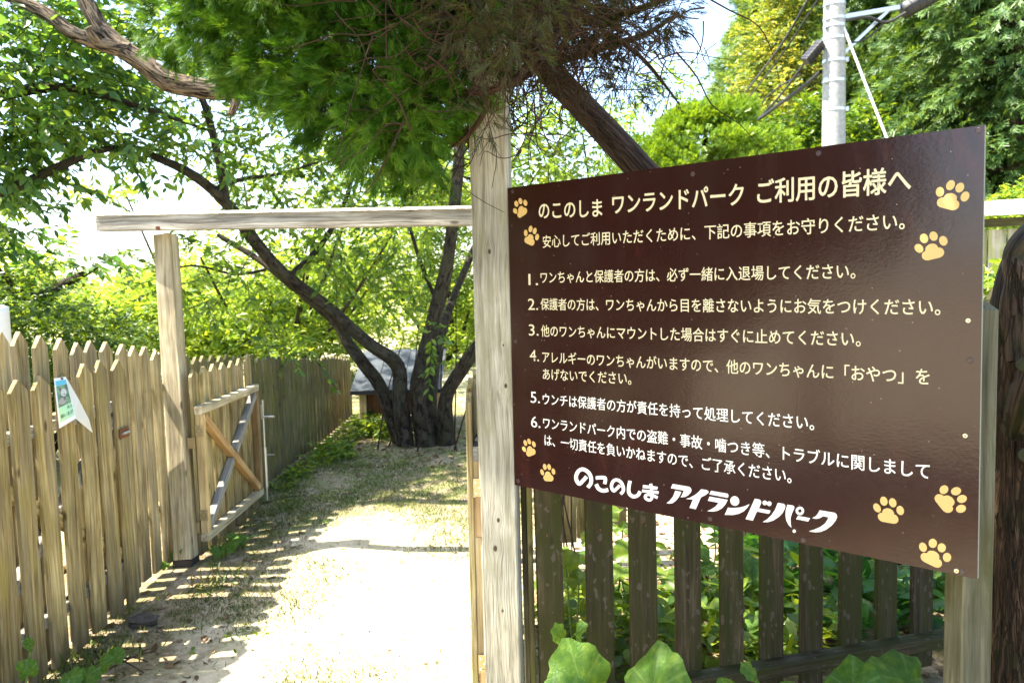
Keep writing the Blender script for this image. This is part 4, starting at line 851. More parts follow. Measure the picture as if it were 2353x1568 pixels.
# ------------------------------------------------------------------ tall juniper: leaning trunk, branches, foliage over the sign
def J(px, py, d): return at(px, py, d)
jr = np.array([1.35, 4.3, 0.0])
ju = thing('juniper_tree', 'leaning juniper with dense green and dry brown foliage hanging over the sign', 'tree', jr)
t_ = Tubes()
t_.add([jr + [0.05, 0, -.05], jr + [0.02, 0, .7], J(1600, 540, 4.2), J(1472, 392, 4.1), J(1360, 270, 4.0), J(1255, 155, 3.8), J(1190, 40, 3.6), J(1090, -120, 3.3), J(980, -330, 3.0)], [.12, .095, .082, .078, .073, .068, .06, .055, .05], 20, 6, 0.10, 3.0, groove=0.05)
obj('trunk', t_.mesh('trunk', jr), B_juniper, ju, jr)
brs = [([(1330, -10, 2.6), (1290, 60, 2.3), (1230, 130, 2.15), (1180, 185, 2.1), (1110, 212, 2.1), (1040, 215, 2.2), (980, 250, 2.4)], .014), ([(1340, -40, 2.5), (1200, 40, 2.15), (1080, 60, 2.1), (1000, 30, 2.2), (930, 50, 2.4)], .015), ([(1260, 140, 2.15), (1250, 60, 2.15), (1300, -30, 2.2)], .014), ([(1130, 205, 2.12), (1100, 280, 2.2), (1040, 335, 2.3), (975, 345, 2.6)], .009),
       ([(1250, 130, 3.8), (1180, 190, 3.2), (1090, 215, 2.9), (1030, 200, 2.75), (930, 230, 2.8)], .022),
       ([(1300, -20, 3.4), (1275, 80, 3.0), (1215, 165, 2.7), (1130, 205, 2.6), (1075, 300, 2.6), (1000, 335, 2.7), (950, 345, 2.8)], .020),
       ([(1200, 30, 3.6), (1080, 40, 3.1), (960, 20, 2.9), (840, 40, 2.9), (700, 80, 3.1)], .03),
       ([(1180, 20, 3.5), (1290, 50, 3.1), (1400, 40, 3.0), (1500, 10, 3.0), (1580, -20, 3.0)], .022),
       ([(1260, 150, 3.8), (1380, 110, 3.3), (1480, 80, 3.2), (1560, 30, 3.2)], .02),
       ([(1400, 80, 3.2), (1470, 130, 3.1), (1530, 200, 3.1), (1560, 240, 3.1)], .010),
       ([(1090, -100, 3.3), (900, -60, 2.9), (760, -40, 2.8), (600, -20, 2.9)], .035),
       ([(980, -300, 3.0), (900, -500, 2.2), (860, -900, 1.7)], .04), ([(1090, -120, 3.3), (1300, -500, 2.3), (1500, -1100, 1.7)], .04),
       ([(1180, 20, 3.5), (1150, 90, 3.0), (1120, 140, 2.8), (1060, 120, 2.7), (980, 130, 2.8)], .016),
       ([(1230, 100, 3.6), (1240, 60, 3.0), (1330, 0, 2.8)], .02)]
t_ = Tubes()
for P, r in brs: t_.add([J(*p) for p in P], [r, r * .8, r * .3], 8, 5, 0.15, 9.0)
# broken, bare twigs in the dry interior
ctr = [J(1190, 90, 2.3), J(1150, 30, 2.4), J(1230, 60, 2.4), J(1120, 110, 2.9), J(1090, 200, 2.9), J(1250, 60, 3.0), J(1380, 60, 3.1), J(1040, 230, 2.9), J(1180, 0, 3.0), J(1300, 130, 3.2)]
for i in range(1050):
    c = CAM + (ctr[i % 10] - CAM) * .85 + rng.normal(0, 1, 3) * [.18, .14, .09]; d = rvec(1)[0] * [1, .7, .8] + [-.1, -.1, -.15]; l = rng.uniform(.1, .34)
    q_ = [c]; 
    for s_ in range(4): d = d + rng.normal(0, .38, 3) + [0, 0, -.06]; d /= np.linalg.norm(d); q_.append(q_[-1] + d * l * .27)
    t_.add(q_, [rng.uniform(.0014, .003), .0007], 4, 3)
obj('branch', t_.mesh('branch', jr), B_twig, ju, jr)
GREEN = [(430, 25, 3.5, .20, .2), (520, 10, 3.3, .24, .22), (560, 100, 3.4, .20, .16), (640, 60, 3.2, .26, .24), (640, 165, 3.3, .2, .14), (740, 120, 3.1, .26, .24), (730, 210, 3.1, .2, .14), (820, 40, 3.0, .27, .26), (810, 240, 3.0, .22, .16), (880, 160, 2.95, .26, .24),
         (870, 320, 3.0, .17, .14), (905, 385, 3.0, .10, .055), (970, 60, 3.0, .22, .2), (960, 300, 3.0, .15, .15), (965, 385, 3.02, .08, .05), (1000, 170, 2.75, .17, .2), (1040, 60, 2.75, .16, .14), (930, 240, 2.7, .16, .14), (880, 330, 2.75, .12, .10), (1010, 290, 2.9, .1, .1), (1120, 20, 3.1, .2, .1), (1300, 30, 3.4, .2, .1), (840, -120, 2.9, .4, .25), (600, -120, 3.0, .4, .25), (1010, 30, 3.1, .2, .15)]
DRY = [(1050, 120, 3.1, .2, .18), (1120, 40, 3.2, .24, .15), (1040, 260, 3.1, .12, .15), (1200, 60, 3.2, .22, .14), (1300, 70, 3.3, .24, .15), (1400, 60, 3.3, .22, .12), (1490, 60, 3.3, .16, .10), (1350, 160, 3.4, .18, .10), (1250, 170, 3.6, .12, .1), (1440, 200, 3.3, .15, .07), (1520, 225, 3.3, .12, .04), (1540, 20, 3.3, .12, .08), (1150, -80, 3.0, .4, .2), (1350, -80, 3.0, .4, .15), (1210, 250, 3.7, .08, .1), (1035, 400, 3.2, .06, .09), (1125, 270, 2.2, .04, .07), (1110, 60, 2.2, .12, .10), (1180, 110, 2.15, .10, .09), (1060, 20, 2.25, .12, .1), (1240, 20, 2.2, .14, .08), (1150, -40, 2.2, .2, .1)]
def clumps(lst, k=1.0): return [(J(p[0], p[1], p[2] * k), np.array([p[3], p[3] * .9, p[4]]) * k) for p in lst]
def sprays(name, cl, n, size, mat, root, shell=.55, down=.25, tmpl=SPRAY, out=1.0, seedk=0, origin=None, kind=None, upb=0.0):
    """shoots scattered near the surface of the clumps, pointing outwards"""
    V0, F0, base = [], [], 0
    o0 = wloc(root)
    for k in range(3):
        P, d, _ = ell(cl, n // 3, shell); D = d * out + rvec(len(P)) * .55 + np.array([0, 0, upb - down])
        V, Fc = scatter(P, D, rvec(len(P)), size * rng.uniform(.6, 1.3, len(P)), *tmpl[k], origin=o0)
        V0.append(V); F0.append(Fc + base); base += len(V)
    return obj(name, mesh_np(name, np.concatenate(V0), np.concatenate(F0)), mat, root, o0, kind=kind)
def tufts(name, cl, nt3, per, size, mat, root, shell, down):
    """shoots fanning out of common points, as a juniper grows them"""
    P, d, _ = ell(cl, nt3, shell); A = d + rvec(nt3) * .45 + np.array([0, 0, -down]); A /= np.linalg.norm(A, axis=1)[:, None]
    V0, F0, base = [], [], 0; o0 = wloc(root)
    for k in range(3):
        idx = np.repeat(np.arange(nt3), per // 3); m = len(idx)
        Q = P[idx] + A[idx] * rng.uniform(0, size, m)[:, None] + rng.normal(0, size * .15, (m, 3)); D = A[idx] + rvec(m) * .5
        V, Fc = scatter(Q, D, rvec(m), size * rng.uniform(.6, 1.2, m), *SPRAY[k], origin=o0)
        V0.append(V); F0.append(Fc + base); base += len(V)
    return obj(name, mesh_np(name, np.concatenate(V0), np.concatenate(F0)), mat, root, o0)
tufts('crown', clumps(GREEN, .8), 1650, 18, .06, LM_juniper, ju, .6, .2)
sprays('crown', clumps(DRY, .8), 4600, .055, LM_junibrown, ju, .2, .35)
OVER_SHADE = [(np.array([x, y, z]), np.array([.42, .42, .22])) for x, y, z in [(-.75, 1.3, 3.0), (-.35, 1.6, 2.9), (-.1, 1.2, 2.95), (-.5, 2.0, 3.05), (0, 2.0, 2.9), (.3, 1.5, 3.0), (.2, 2.3, 3.1), (-.1, .8, 3.0), (.5, 1.0, 3.0), (-.6, .7, 3.0), (.6, 2.0, 3.1), (.95, 1.6, 3.1), (.9, 2.1, 3.1), (-.65, 3.3, 3.4), (-.25, 3.6, 3.3), (.1, 3.1, 3.2), (-.1, 4.1, 3.6), (.3, 3.6, 3.4), (-.9, 1.8, 3.15)]]  # unseen clumps above the frame, added to shade the board and undergrowth
sprays('crown', OVER_SHADE, 11500, .16, LM_juniper, ju, .1, .2)

# bare forked bough coming from behind the juniper to the upper left
bb_ = thing('bare_bough', 'thick bare forked bough with fissured bark crossing the upper left', 'bough', J(570, 215, 5.0)); BO = np.array(bb_.location)
t_ = Tubes()
t_.add([J(700, 200, 5.0), J(600, 212, 5.0), J(545, 210, 5.0), J(480, 205, 5.0), J(400, 190, 5.0), J(370, 175, 5.0), J(330, 145, 5.0), J(280, 112, 5.0), J(235, 70, 5.0), J(205, 20, 5.0), J(180, -30, 5.0)], [.055, .06, .062, .062, .066, .066, .064, .066, .055, .05, .05], 18, 5, .16, 5, groove=.045)
t_.add([J(300, 118, 4.99), J(230, 100, 4.97), J(165, 75, 4.95), J(110, 35, 4.95), J(50, 5, 4.95), J(-40, -35, 4.95)], [.055, .05, .045, .042, .04, .04], 16, 5, .15, 5, groove=.045)
t_.add([J(545, 215, 4.98), J(540, 240, 4.96), J(530, 264, 4.95)], [.033, .028, .024], 12, 4, .15, 9, cap=True)
t_.add([J(230, 100, 4.97), J(215, 80, 4.93), J(203, 62, 4.9)], [.05, .045, .028], 12, 4, .2, 9, cap=True)
obj('bough', t_.mesh('bough', BO), B_rough, bb_, BO)

# ------------------------------------------------------------------ near trunk on the right edge
nt_ = thing('juniper_tree', 'dark shaggy trunk with sawn green stubs at the right edge', 'tree', at(2400, 1500, 2.1) * np.array([1, 1, 0])); NO_ = np.array(nt_.location)
def K(px, py, d=2.15): return at(px, py, d)
t_ = Tubes()
t_.add([K(2415, 2600), K(2400, 1800), K(2395, 1568), K(2392, 1250), K(2400, 1050), K(2425, 900), K(2440, 800), K(2430, 700), K(2450, 600), K(2520, 500), K(2640, 380)], [.18, .16, .148, .142, .14, .15, .155, .16, .14, .12, .11], 56, 10, .12, 4, groove=.15)
t_.add([K(2400, 820, 2.05), K(2360, 640, 2.08), K(2345, 600, 2.1), K(2370, 560, 2.1), K(2450, 500, 2.1)], [.10, .05, .04, .045, .05], 14, 6, .2, 8, groove=.1)
t_.add([K(2330, 1000, 2.06), K(2370, 900, 2.0), K(2440, 780, 2.0)], [.03, .06, .09], 14, 6, .2, 8, groove=.1)
obj('trunk', t_.mesh('trunk', NO_), B_dark, nt_, NO_)
M_cut = flat('mossy_sawn_end', (0.028, 0.03, 0.008), 0.8, bump=.6, bscale=60, var=.4)
for px, py, r in ((2349, 838, .017), (2356, 1045, .019)):
    t_ = Tubes(); a = K(px + 50, py - 8, 2.1); b2 = K(px, py, 1.93); t_.add([a - a, (b2 - a) * .97, b2 - a], [r * 1.2, r * 1.05, r * .9], 16, 1, .1, 9, cap=True); obj('sawn_stub', t_.mesh('sawn_stub'), M_cut, nt_, a)
t_ = Tubes()      # loose strips of bark
for i in range(150):
    py = rng.uniform(560, 1560); px = 2300 + rng.uniform(-14, 60) + (30 if py < 760 else 0); a = K(px, py, 2.02); l = rng.uniform(.06, .2)
    t_.add([a, a + [rng.normal(0, .006), rng.normal(0, .006), -l * .5], a + [rng.normal(0, .014), -rng.uniform(0, .02), -l]], [.0025, .001], 3, 3)
obj('bark_strip', t_.mesh('bark_strip', NO_), B_dark, nt_, NO_, kind='stuff')

# ------------------------------------------------------------------ cherry tree behind the gate
cb = np.array([-0.86, 7.2, 0.0])
ch = thing('cherry_tree', 'many-stemmed cherry tree with dark bark standing beside the path', 'tree', cb)
def Cq(px, py, d=7.2): return at(px, py, d)
limbs = [([cb + [0.02, 0, -.1], Cq(965, 900), Cq(975, 830), Cq(1005, 700, 7.1), Cq(1030, 580, 7.0), Cq(1045, 470, 6.9), Cq(1055, 350, 6.9), Cq(1040, 200, 6.9)], [.2, .15, .125, .11, .09, .078, .065, .05]),
         ([cb + [-.17, -.03, -.1], Cq(918, 920), Cq(912, 840), Cq(850, 790, 7.1), Cq(760, 712, 7.0), Cq(660, 640, 6.8), Cq(590, 560, 6.6), Cq(520, 465, 6.4), Cq(440, 400, 6.3), Cq(330, 350, 6.2)], [.15, .12, .105, .10, .095, .085, .075, .065, .055, .04]),
         ([cb + [-.22, .1, -.1], Cq(880, 900, 7.35), Cq(840, 840, 7.3), Cq(800, 790, 7.4), Cq(770, 740, 7.4), Cq(700, 680, 7.4), Cq(600, 600, 7.5), Cq(500, 540, 7.5)], [.13, .10, .095, .085, .07, .055, .045, .03]),
         ([cb + [.2, 0, -.1], Cq(1022, 920, 7.1), Cq(1060, 850, 7.0), Cq(1110, 780, 6.9), Cq(1180, 700, 6.9)], [.15, .11, .085, .07, .04]),
         ([cb + [.05, .1, -.1], Cq(990, 900, 7.4), Cq(1010, 780, 7.6), Cq(1060, 640, 7.9), Cq(1150, 430, 8.2), Cq(1250, 250, 8.4)], [.14, .1, .07, .05, .035, .02]),
         ([Cq(660, 640, 6.8), Cq(740, 560, 7.0), Cq(800, 440, 7.2), Cq(830, 300, 7.4)], [.04, .035, .025, .015]),
         ([Cq(520, 465, 6.4), Cq(500, 360, 6.4), Cq(470, 240, 6.4), Cq(420, 120, 6.4), Cq(410, 20, 6.4)], [.05, .045, .04, .035, .03]),
         ([Cq(480, 440, 6.4), Cq(560, 410, 6.5), Cq(640, 400, 6.7), Cq(740, 370, 6.8)], [.03, .025, .02, .01]),
         ([Cq(520, 200, 6.4), Cq(590, 130, 6.6), Cq(640, 60, 6.8)], [.035, .025, .02]),
         ([Cq(1005, 700, 7.1), Cq(965, 600, 7.2), Cq(930, 480, 7.3), Cq(905, 380, 7.4)], [.03, .025, .02, .012]),
         ([Cq(610, 620, 6.8), Cq(540, 630, 6.6), Cq(450, 610, 6.5), Cq(380, 620, 6.4)], [.02, .017, .012, .006])]
t_ = Tubes()
for P, r in limbs: t_.add(P, [q * (.72 if q < .09 else .62) for q in r], 18, 5, .2, 6, groove=.06)
obj('trunk', t_.mesh('trunk', cb), B_cherry, ch, cb)
t_ = Tubes()
for i in range(9):      # suckers round the foot
    a = cb + [rng.uniform(-.5, .5), rng.uniform(-.4, .1), 0]; b2 = a + [rng.uniform(-.25, .45), rng.uniform(-.2, .2), rng.uniform(.7, 1.5)]; t_.add([a, (a + b2) / 2 + rng.normal(0, .05, 3), b2], [.009, .004], 5, 4)
tw_t = t_
CAN = [(300, 90, 6.3, .9, .5), (160, 200, 6.0, .8, .5), (420, 240, 6.4, .7, .4), (560, 330, 6.6, .6, .45), (700, 300, 7, .7, .5), (480, 130, 6.8, .7, .5), (640, 470, 6.9, .55, .4), (780, 520, 7.2, .6, .5), (860, 420, 7.4, .6, .5), (960, 480, 7.2, .5, .6), (940, 640, 7.4, .4, .4), (800, 650, 7.2, .5, .3),
       (480, 620, 6.6, .5, .25), (560, 700, 6.9, .4, .2), (420, 660, 6.3, .3, .18), (1060, 420, 7.4, .5, .6), (740, 180, 7.2, .8, .5), (1000, 300, 7.6, .7, .6), (1040, 760, 6.8, .25, .3), (660, 790, 6.4, .28, .12), (1200, 380, 8.2, .6, .6), (560, 40, 7, .9, .5), (250, 320, 6.2, .6, .13), (380, 340, 6.3, .5, .10), (560, -150, 6.8, .9, .4), (760, -120, 7.2, .9, .4), (900, 80, 7.8, .6, .4)]
cl = [(at(p[0], p[1], p[2]), np.array([p[3], p[3], p[4]])) for p in CAN]
tp, td, _ = ell(cl, 1230); td = td * .6 + rvec(1230) * .8
P, D, Nn, S = twigs_leaves(tp, td, .32, 13, .078, .35, .9, .8, tw_t, .004)
obj('twigs', tw_t.mesh('twigs', cb), B_twig, ch, cb, kind='stuff')
def score_of(P):
    rel = P - CAM; dz = rel @ fwd; x = (rel @ rgt) / dz; y = (rel @ upv) / dz
    return dz + 100 * ((abs(x) > .66) | (abs(y) > .44) | (dz < .3))
ov_shade = [(np.array(q), np.array([.65, .65, .35])) for q in [(-3.6, 5.6, 4.7), (-2.8, 5.5, 4.9), (-3.2, 6.5, 4.8), (-2.4, 6.4, 5), (-3.8, 7.4, 5.1), (-2.8, 7.5, 5.2), (-2.0, 7.2, 5.2), (-3.3, 8.3, 5.3), (-4.2, 6.3, 4.9), (-1.7, 5.9, 5.0)]]  # unseen canopy above the frame, added to dapple the far path with shade
tp, td, _ = ell(ov_shade, 420); q4 = twigs_leaves(tp, td * .5 + rvec(420), .34, 13, .095, .35, .9, .8)
P, D, Nn, S = [np.concatenate(z_) for z_ in zip((P, D, Nn, S), q4)]
nearest_as_parts('leaf', ch, LM_cherry, LEAF_V, LEAF_F, P, D, Nn, S, 220, score_of(P), 'crown')

# left tree: trunk outside the frame, its boughs overhang the left fence
lb = np.array([-5.4, 5.6, 0])
lt = thing('cherry_tree', 'dark leafy tree overhanging from the left edge with large drooping leaves', 'tree', lb)
t_ = Tubes(); t_.add([lb, lb + [.1, 0, 1.6], lb + [.5, .1, 2.6], at(-200, 440, 5.4), at(0, 440, 5.3), at(130, 385, 5.4), at(230, 345, 5.6), at(330, 340, 5.8)], [.2, .17, .12, .045, .038, .032, .025, .012], 12, 5, .1, 4)
t_.add([lb + [.5, .1, 2.6], at(-100, 250, 5.5), at(120, 200, 5.6), at(300, 240, 5.8), at(480, 300, 6)], [.12, .05, .04, .025, .01], 8, 5, .1, 4)
t_.add([lb + [.3, 0, 2.2], at(-100, 560, 6.2), at(60, 680, 6.6), at(150, 650, 6.8), at(230, 610, 6.9)], [.1, .05, .045, .04, .02], 10, 5, .1, 4)
obj('trunk', t_.mesh('trunk', lb), B_cherry, lt, lb)
CAN = [(0, 420, 5.3, .45, .22), (-60, 250, 5.3, .6, .5), (80, 330, 5.4, .45, .25), (100, 180, 5.5, .6, .4), (250, 290, 5.6, .4, .14), (330, 340, 5.6, .3, .07), (440, 350, 5.7, .25, .06), (30, 60, 5.4, .6, .4), (-150, 450, 5.6, .6, .5), (-160, 100, 5.5, .8, .6), (60, 480, 6.2, .4, .12), (20, 560, 6.5, .35, .12), (180, 600, 6.8, .35, .12), (90, 620, 6.7, .3, .1), (230, 130, 6, .6, .4)]
cl = [(at(p[0], p[1], p[2]), np.array([p[3], p[3], p[4]])) for p in CAN]
t_ = Tubes(); tp, td, _ = ell(cl, 620); td = td * .5 + rvec(620) * .7 + np.array([.4, -.2, 0])
P, D, Nn, S = twigs_leaves(tp, td, .32, 12, .095, .5, .9, .8, t_, .004)
obj('twigs', t_.mesh('twigs', lb), B_twig, lt, lb, kind='stuff')
nearest_as_parts('leaf', lt, LM_cherry2, RND_V if False else LEAF_V, LEAF_F, P, D, Nn, S, 240, score_of(P), 'crown')

# ------------------------------------------------------------------ shrubs and trees behind: (ellipsoids in picture terms, leaf size, count)
def bush(name, label, cat, base, CL, n, size, mat, nl=9, tl=.22, stems=5, stemr=.03, tv=LEAF_V, group=None, shell=.5, bk=B_cherry):
    base = np.array([base[0], base[1], 0.0]); o = thing(name, label, cat, base, group)
    cl = [(at(p[0], p[1], p[2]), np.array([p[3], p[3] * (p[5] if len(p) > 5 else 1), p[4]])) for p in CL]
    big = cl; cl = []
    for c0, r0 in big:       # leaves gather in boughs, with gaps between
        for _ in range(9):
            d0 = rvec(1)[0]; cl.append((c0 + d0 * r0 * rng.uniform(.35, .9), r0 * rng.uniform(.24, .46)))
    t_ = Tubes()
    for i in range(max(stems, 1)):
        c = big[i % len(big)][0]; t_.add([base + [rng.uniform(-.1, .1), 0, -.05], base * [.5, .5, 0] + c * .5 + [0, 0, -.1] + rng.normal(0, .05, 3), c], [stemr, stemr * .3], 7, 4, .1)
    obj('trunk', t_.mesh('trunk', base), bk, o, base)
    tp, td, _ = ell(cl, n, shell); td = td + rvec(n) * .6 + np.array([0, 0, .15])
    P, D, Nn, S = twigs_leaves(tp, td, tl, nl, size, .2, .9, .7)
    V, Fc = scatter(P, D, Nn, S, tv, LEAF_F, origin=base); obj('crown', mesh_np('crown', V, Fc), mat, o, base)
    return o
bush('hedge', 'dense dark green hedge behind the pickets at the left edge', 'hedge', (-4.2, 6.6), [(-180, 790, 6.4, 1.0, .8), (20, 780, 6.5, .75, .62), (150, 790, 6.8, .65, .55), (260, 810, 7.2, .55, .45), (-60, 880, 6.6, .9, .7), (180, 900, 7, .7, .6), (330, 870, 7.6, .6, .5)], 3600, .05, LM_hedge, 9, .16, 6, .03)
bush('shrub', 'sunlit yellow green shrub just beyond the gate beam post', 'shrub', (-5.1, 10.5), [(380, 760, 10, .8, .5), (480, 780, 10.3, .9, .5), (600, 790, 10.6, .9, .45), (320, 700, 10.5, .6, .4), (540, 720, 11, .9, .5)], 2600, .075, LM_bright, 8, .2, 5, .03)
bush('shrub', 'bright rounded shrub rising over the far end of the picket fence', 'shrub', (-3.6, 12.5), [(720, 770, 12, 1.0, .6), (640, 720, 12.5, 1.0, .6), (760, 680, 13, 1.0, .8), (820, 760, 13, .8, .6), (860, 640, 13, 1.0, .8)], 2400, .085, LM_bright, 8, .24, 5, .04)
bush('shade_tree', 'sunny green tree far behind the cherry trunk across the path', 'tree', (-1.2, 15.5), [(900, 640, 15, 1.4, 1.2), (1020, 560, 15, 1.4, 1.4), (1080, 700, 15.5, 1.0, 1.0), (960, 450, 15, 1.4, 1.2), (1000, 780, 14.5, 1.0, .5)], 3000, .1, LM_bright, 8, .3, 5, .07)
bush('shade_tree', 'pale green tree seen under the beam left of the cherry', 'tree', (-7, 17), [(380, 690, 16, 1.3, .6), (250, 720, 16, 1.2, .5), (120, 700, 17, 1.2, .5), (480, 660, 17, 1.2, .7), (290, 450, 14, .5, .10), (190, 440, 14, .25, .12), (80, 640, 15, .8, .3)], 2600, .11, LM_bright, 8, .28, 5, .05)
bush('shade_tree', 'leafy tree filling the gap above the beam behind the cherry limbs', 'tree', (-3.6, 11.5), [(620, 560, 11, .9, .8), (740, 440, 11, 1.0, .8), (560, 420, 11.5, .8, .6), (860, 300, 11, 1.0, .7), (700, 620, 10.5, .8, .4), (460, 590, 10.5, .5, .3), (900, 540, 11, .7, .7)], 800, .09, LM_bright, 9, .28, 7, .05)
bush('low_shrub', 'small leafy plants clustered at the foot of the shed', 'shrub', (-1.35, 7.9), [(835, 985, 8, .14, .12), (870, 1000, 7.8, .2, .1), (800, 1020, 7.6, .12, .08), (900, 985, 7.7, .15, .09)], 260, .06, LM_ivy, 7, .12, 5, .006)
bush('low_shrub', 'low weeds growing along the far base of the mossy fence', 'shrub', (-1.72, 6.8), [(730, 1065, 6.6, .12, .06), (770, 1040, 6.9, .16, .07), (690, 1090, 6.2, .1, .05), (650, 1120, 5.9, .08, .03)], 170, .055, LM_ivy, 7, .1, 4, .005)
bush('shrub', 'bright bushes far down the path right of the cherry trunk', 'shrub', (-.2, 19), [(1060, 760, 18, 1.2, .6), (1120, 700, 18, 1.4, 1.0)], 900, .12, LM_bright, 8, .3, 3, .04)
n_ = 15000; xx = rng.uniform(-34, 12, n_); hh = 1.9 + .8 * np.sin(xx * .7) + .6 * np.sin(xx * 1.9 + 1)
P = np.stack([xx, 27 + 2.5 * np.sin(xx * .5) + rng.uniform(-1.6, 1.6, n_), np.abs(rng.uniform(0, 1, n_)) ** .7 * hh], 1)
V, Fc = scatter(P, rvec(n_), rvec(n_), rng.uniform(.12, .3, n_), LEAF_V, LEAF_F)
obj('distant_wood', mesh_np('distant_wood', V, Fc), LM_bright, None, (0, 0, 0), label='low distant belt of pale green scrub behind everything on the left', cat='woodland', kind='stuff')
# unseen trees added left of and behind the viewer to darken the board's gloss
for k, (x, y) in enumerate([(-6.8, 2.2), (-38, -16), (-26, -30), (-9.5, 3.8), (-40, -2)]):
    base = np.array([x, y, 0.0]); o = thing('shade_tree', ['broad tree left of the viewer by the hedge', 'broad tree far behind the viewer to the left', 'leafy tree far behind the viewer near the path', 'taller tree beyond the left hedge', 'far tree behind the viewer on the left'][k], 'tree', base, 'trees outside the picture on the left')
    t_ = Tubes(); t_.add([base, base + [.1, .1, 1.5], base + [0, 0, 3.2]], [.18, .14, .08], 10, 4, .1); obj('trunk', t_.mesh('trunk', base), B_cherry, o, base)
    c2 = [(base + np.array([rng.uniform(-1, 1), rng.uniform(-1, 1), rng.uniform(2.0, 4.4)]), np.array([1.2, 1.2, .8])) for _ in range(8)]
    tp, td, _ = ell(c2, 900, .3); P, D, Nn, S = twigs_leaves(tp, td + rvec(900) * .5, .4, 8, .16, .3, .9, .7)
    V, Fc = scatter(P, D, Nn, S, LEAF_V, LEAF_F, origin=base); obj('crown', mesh_np('crown', V, Fc), LM_cherry, o, base)

for k, (x, y) in enumerate([(-4.3, 1.3), (-4.5, .1), (-4.9, -1.5)]):
    base = np.array([x, y, 0.0]); o = thing('evergreen_tree', ['first', 'second', 'third'][k] + ' dense dark evergreen left of the viewer outside the picture', 'tree', base, 'trees outside the picture on the left')
    t_ = Tubes(); t_.add([base, base + [0, 0, 2], base + [0, 0, 3.3]], [.12, .1, .03], 10, 4, .1); obj('trunk', t_.mesh('trunk', base), B_cherry, o, base)
    c2 = [(base + np.array([rng.uniform(-.2, .2), rng.uniform(-.2, .2), z]), np.array([.75, .85, .6])) for z in ((.5, 1.2, 1.9, 2.6, 3.1), (1.6, 1.9, 2.3, 2.7, 3.1), (2.4, 2.5, 2.8, 3.0, 3.3))[k]]  # crown heights shaped for the dark upper part of the board's reflection
    tp, td, _ = ell(c2, 1300, .6); P, D, Nn, S = twigs_leaves(tp, td + rvec(1300) * .5, .25, 8, .11, .3, .9, .7)
    V, Fc = scatter(P, D, Nn, S, LEAF_V, LEAF_F, origin=base); obj('crown', mesh_np('crown', V, Fc), LM_juniper, o, base)

# conifers and broadleaf trees at the right
def conifer(label, base, top, rad, n, size, mat, cat='tree', name='conifer', lean=0, zb=.3, powr=.8, shell=.45, drop=.6):
    base = np.array([base[0], base[1], 0.0]); o = thing(name, label, cat, base)
    t_ = Tubes(); t_.add([base, base + [0, 0, top * .5], base + [lean, 0, top]], [.16, .1, .02], 10, 4, .08)
    V0, F0, b0 = [], [], 0
    nb = 46
    bz = rng.uniform(zb, top * .97, nb); ba = rng.uniform(0, 6.283, nb)
    for i in range(nb):
        rr = rad * (1 - bz[i] / top) ** powr * .8; t_.add([base + [lean * bz[i] / top, 0, bz[i]], base + [math.cos(ba[i]) * rr, math.sin(ba[i]) * rr, bz[i] - .1]], [.025, .008], 5, 2)
    obj('trunk', t_.mesh('trunk', base), B_juniper, o, base)
    for k in range(3):
        m = n // 3; z = zb + (top - zb) * rng.beta(1.1, 1.5, m); a = rng.uniform(0, 6.283, m)
        lob = 1 + .16 * np.sin(a * 5 + z * 3) + .12 * np.sin(a * 9 - z * 5)
        r = rad * (1 - (z - zb) / (top - zb)) ** powr * lob * rng.uniform(shell, 1, m) ** .5
        d = np.stack([np.cos(a), np.sin(a), np.zeros(m)], 1); P = base + np.stack([r * np.cos(a) + lean * z / top, r * np.sin(a), z], 1)
        D = d + rvec(m) * .5 + np.array([0, 0, -drop]); V, Fc = scatter(P, D, d + rvec(m) * .6, size * rng.uniform(.6, 1.4, m), *FROND[k], origin=base)
        V0.append(V); F0.append(Fc + b0); b0 += len(V)
    obj('crown', mesh_np('crown', np.concatenate(V0), np.concatenate(F0)), mat, o, base)
    return o
def gx_(px, d): return at(px, 600, d)[0]
conifer('light green conifer at the left end of the right hand wood', (gx_(1850, 17), 17), 11.5, 2.6, 26000, .26, LM_conilight, powr=.6, drop=.2)
conifer('tall dark cypress with drooping fronds behind the utility pole', (gx_(2120, 14), 14), 12.5, 2.6, 28000, .26, LM_conifer, powr=.5)
conifer('big dark cypress at the upper right edge above the board', (gx_(2330, 10.5), 10.5), 11, 2.0, 30000, .21, LM_conifer, powr=.45)
conifer('dim cypress rising behind the yellow leaved tree', (gx_(1960, 19), 19), 13, 2.8, 16000, .30, LM_conifer, powr=.5)
conifer('conifer at the far right beyond the timber wall', (gx_(2560, 13), 13), 12, 2.8, 14000, .3, LM_conifer, powr=.5)
bush('yellow_leaved_tree', 'broadleaf tree with yellow new leaves left of the pole', 'tree', (gx_(1850, 12), 12), [(1800, 60, 12, .55, .6), (1760, 160, 12, .5, .5), (1850, 190, 12, .6, .5), (1840, -40, 12, .7, .6), (1790, 260, 11.5, .5, .4), (1720, 200, 12, .3, .3)], 1900, .085, LM_yellow, 8, .22, 5, .05)
bush('broadleaf_tree', 'glossy broadleaf shrub between the lime conifer and the pole', 'shrub', (gx_(1850, 10), 10), [(1830, 310, 10, .4, .35), (1760, 330, 10.4, .4, .35), (1880, 270, 10, .3, .3), (2000, 300, 10.2, .45, .4), (1930, 360, 10, .5, .3), (2060, 250, 10.8, .5, .4)], 1200, .09, LM_hedge, 7, .2, 5, .04)
lm = thing('lime_conifer', 'rounded lime green conifer peeping over the top edge of the board', 'tree', (gx_(1620, 7.6), 7.6, 0), None); lmb = np.array(lm.location)
t_ = Tubes(); t_.add([lmb, at(1620, 420, 7.6), at(1620, 300, 7.6)], [.07, .05, .02], 8, 4); obj('trunk', t_.mesh('trunk', lmb), B_juniper, lm, lmb)
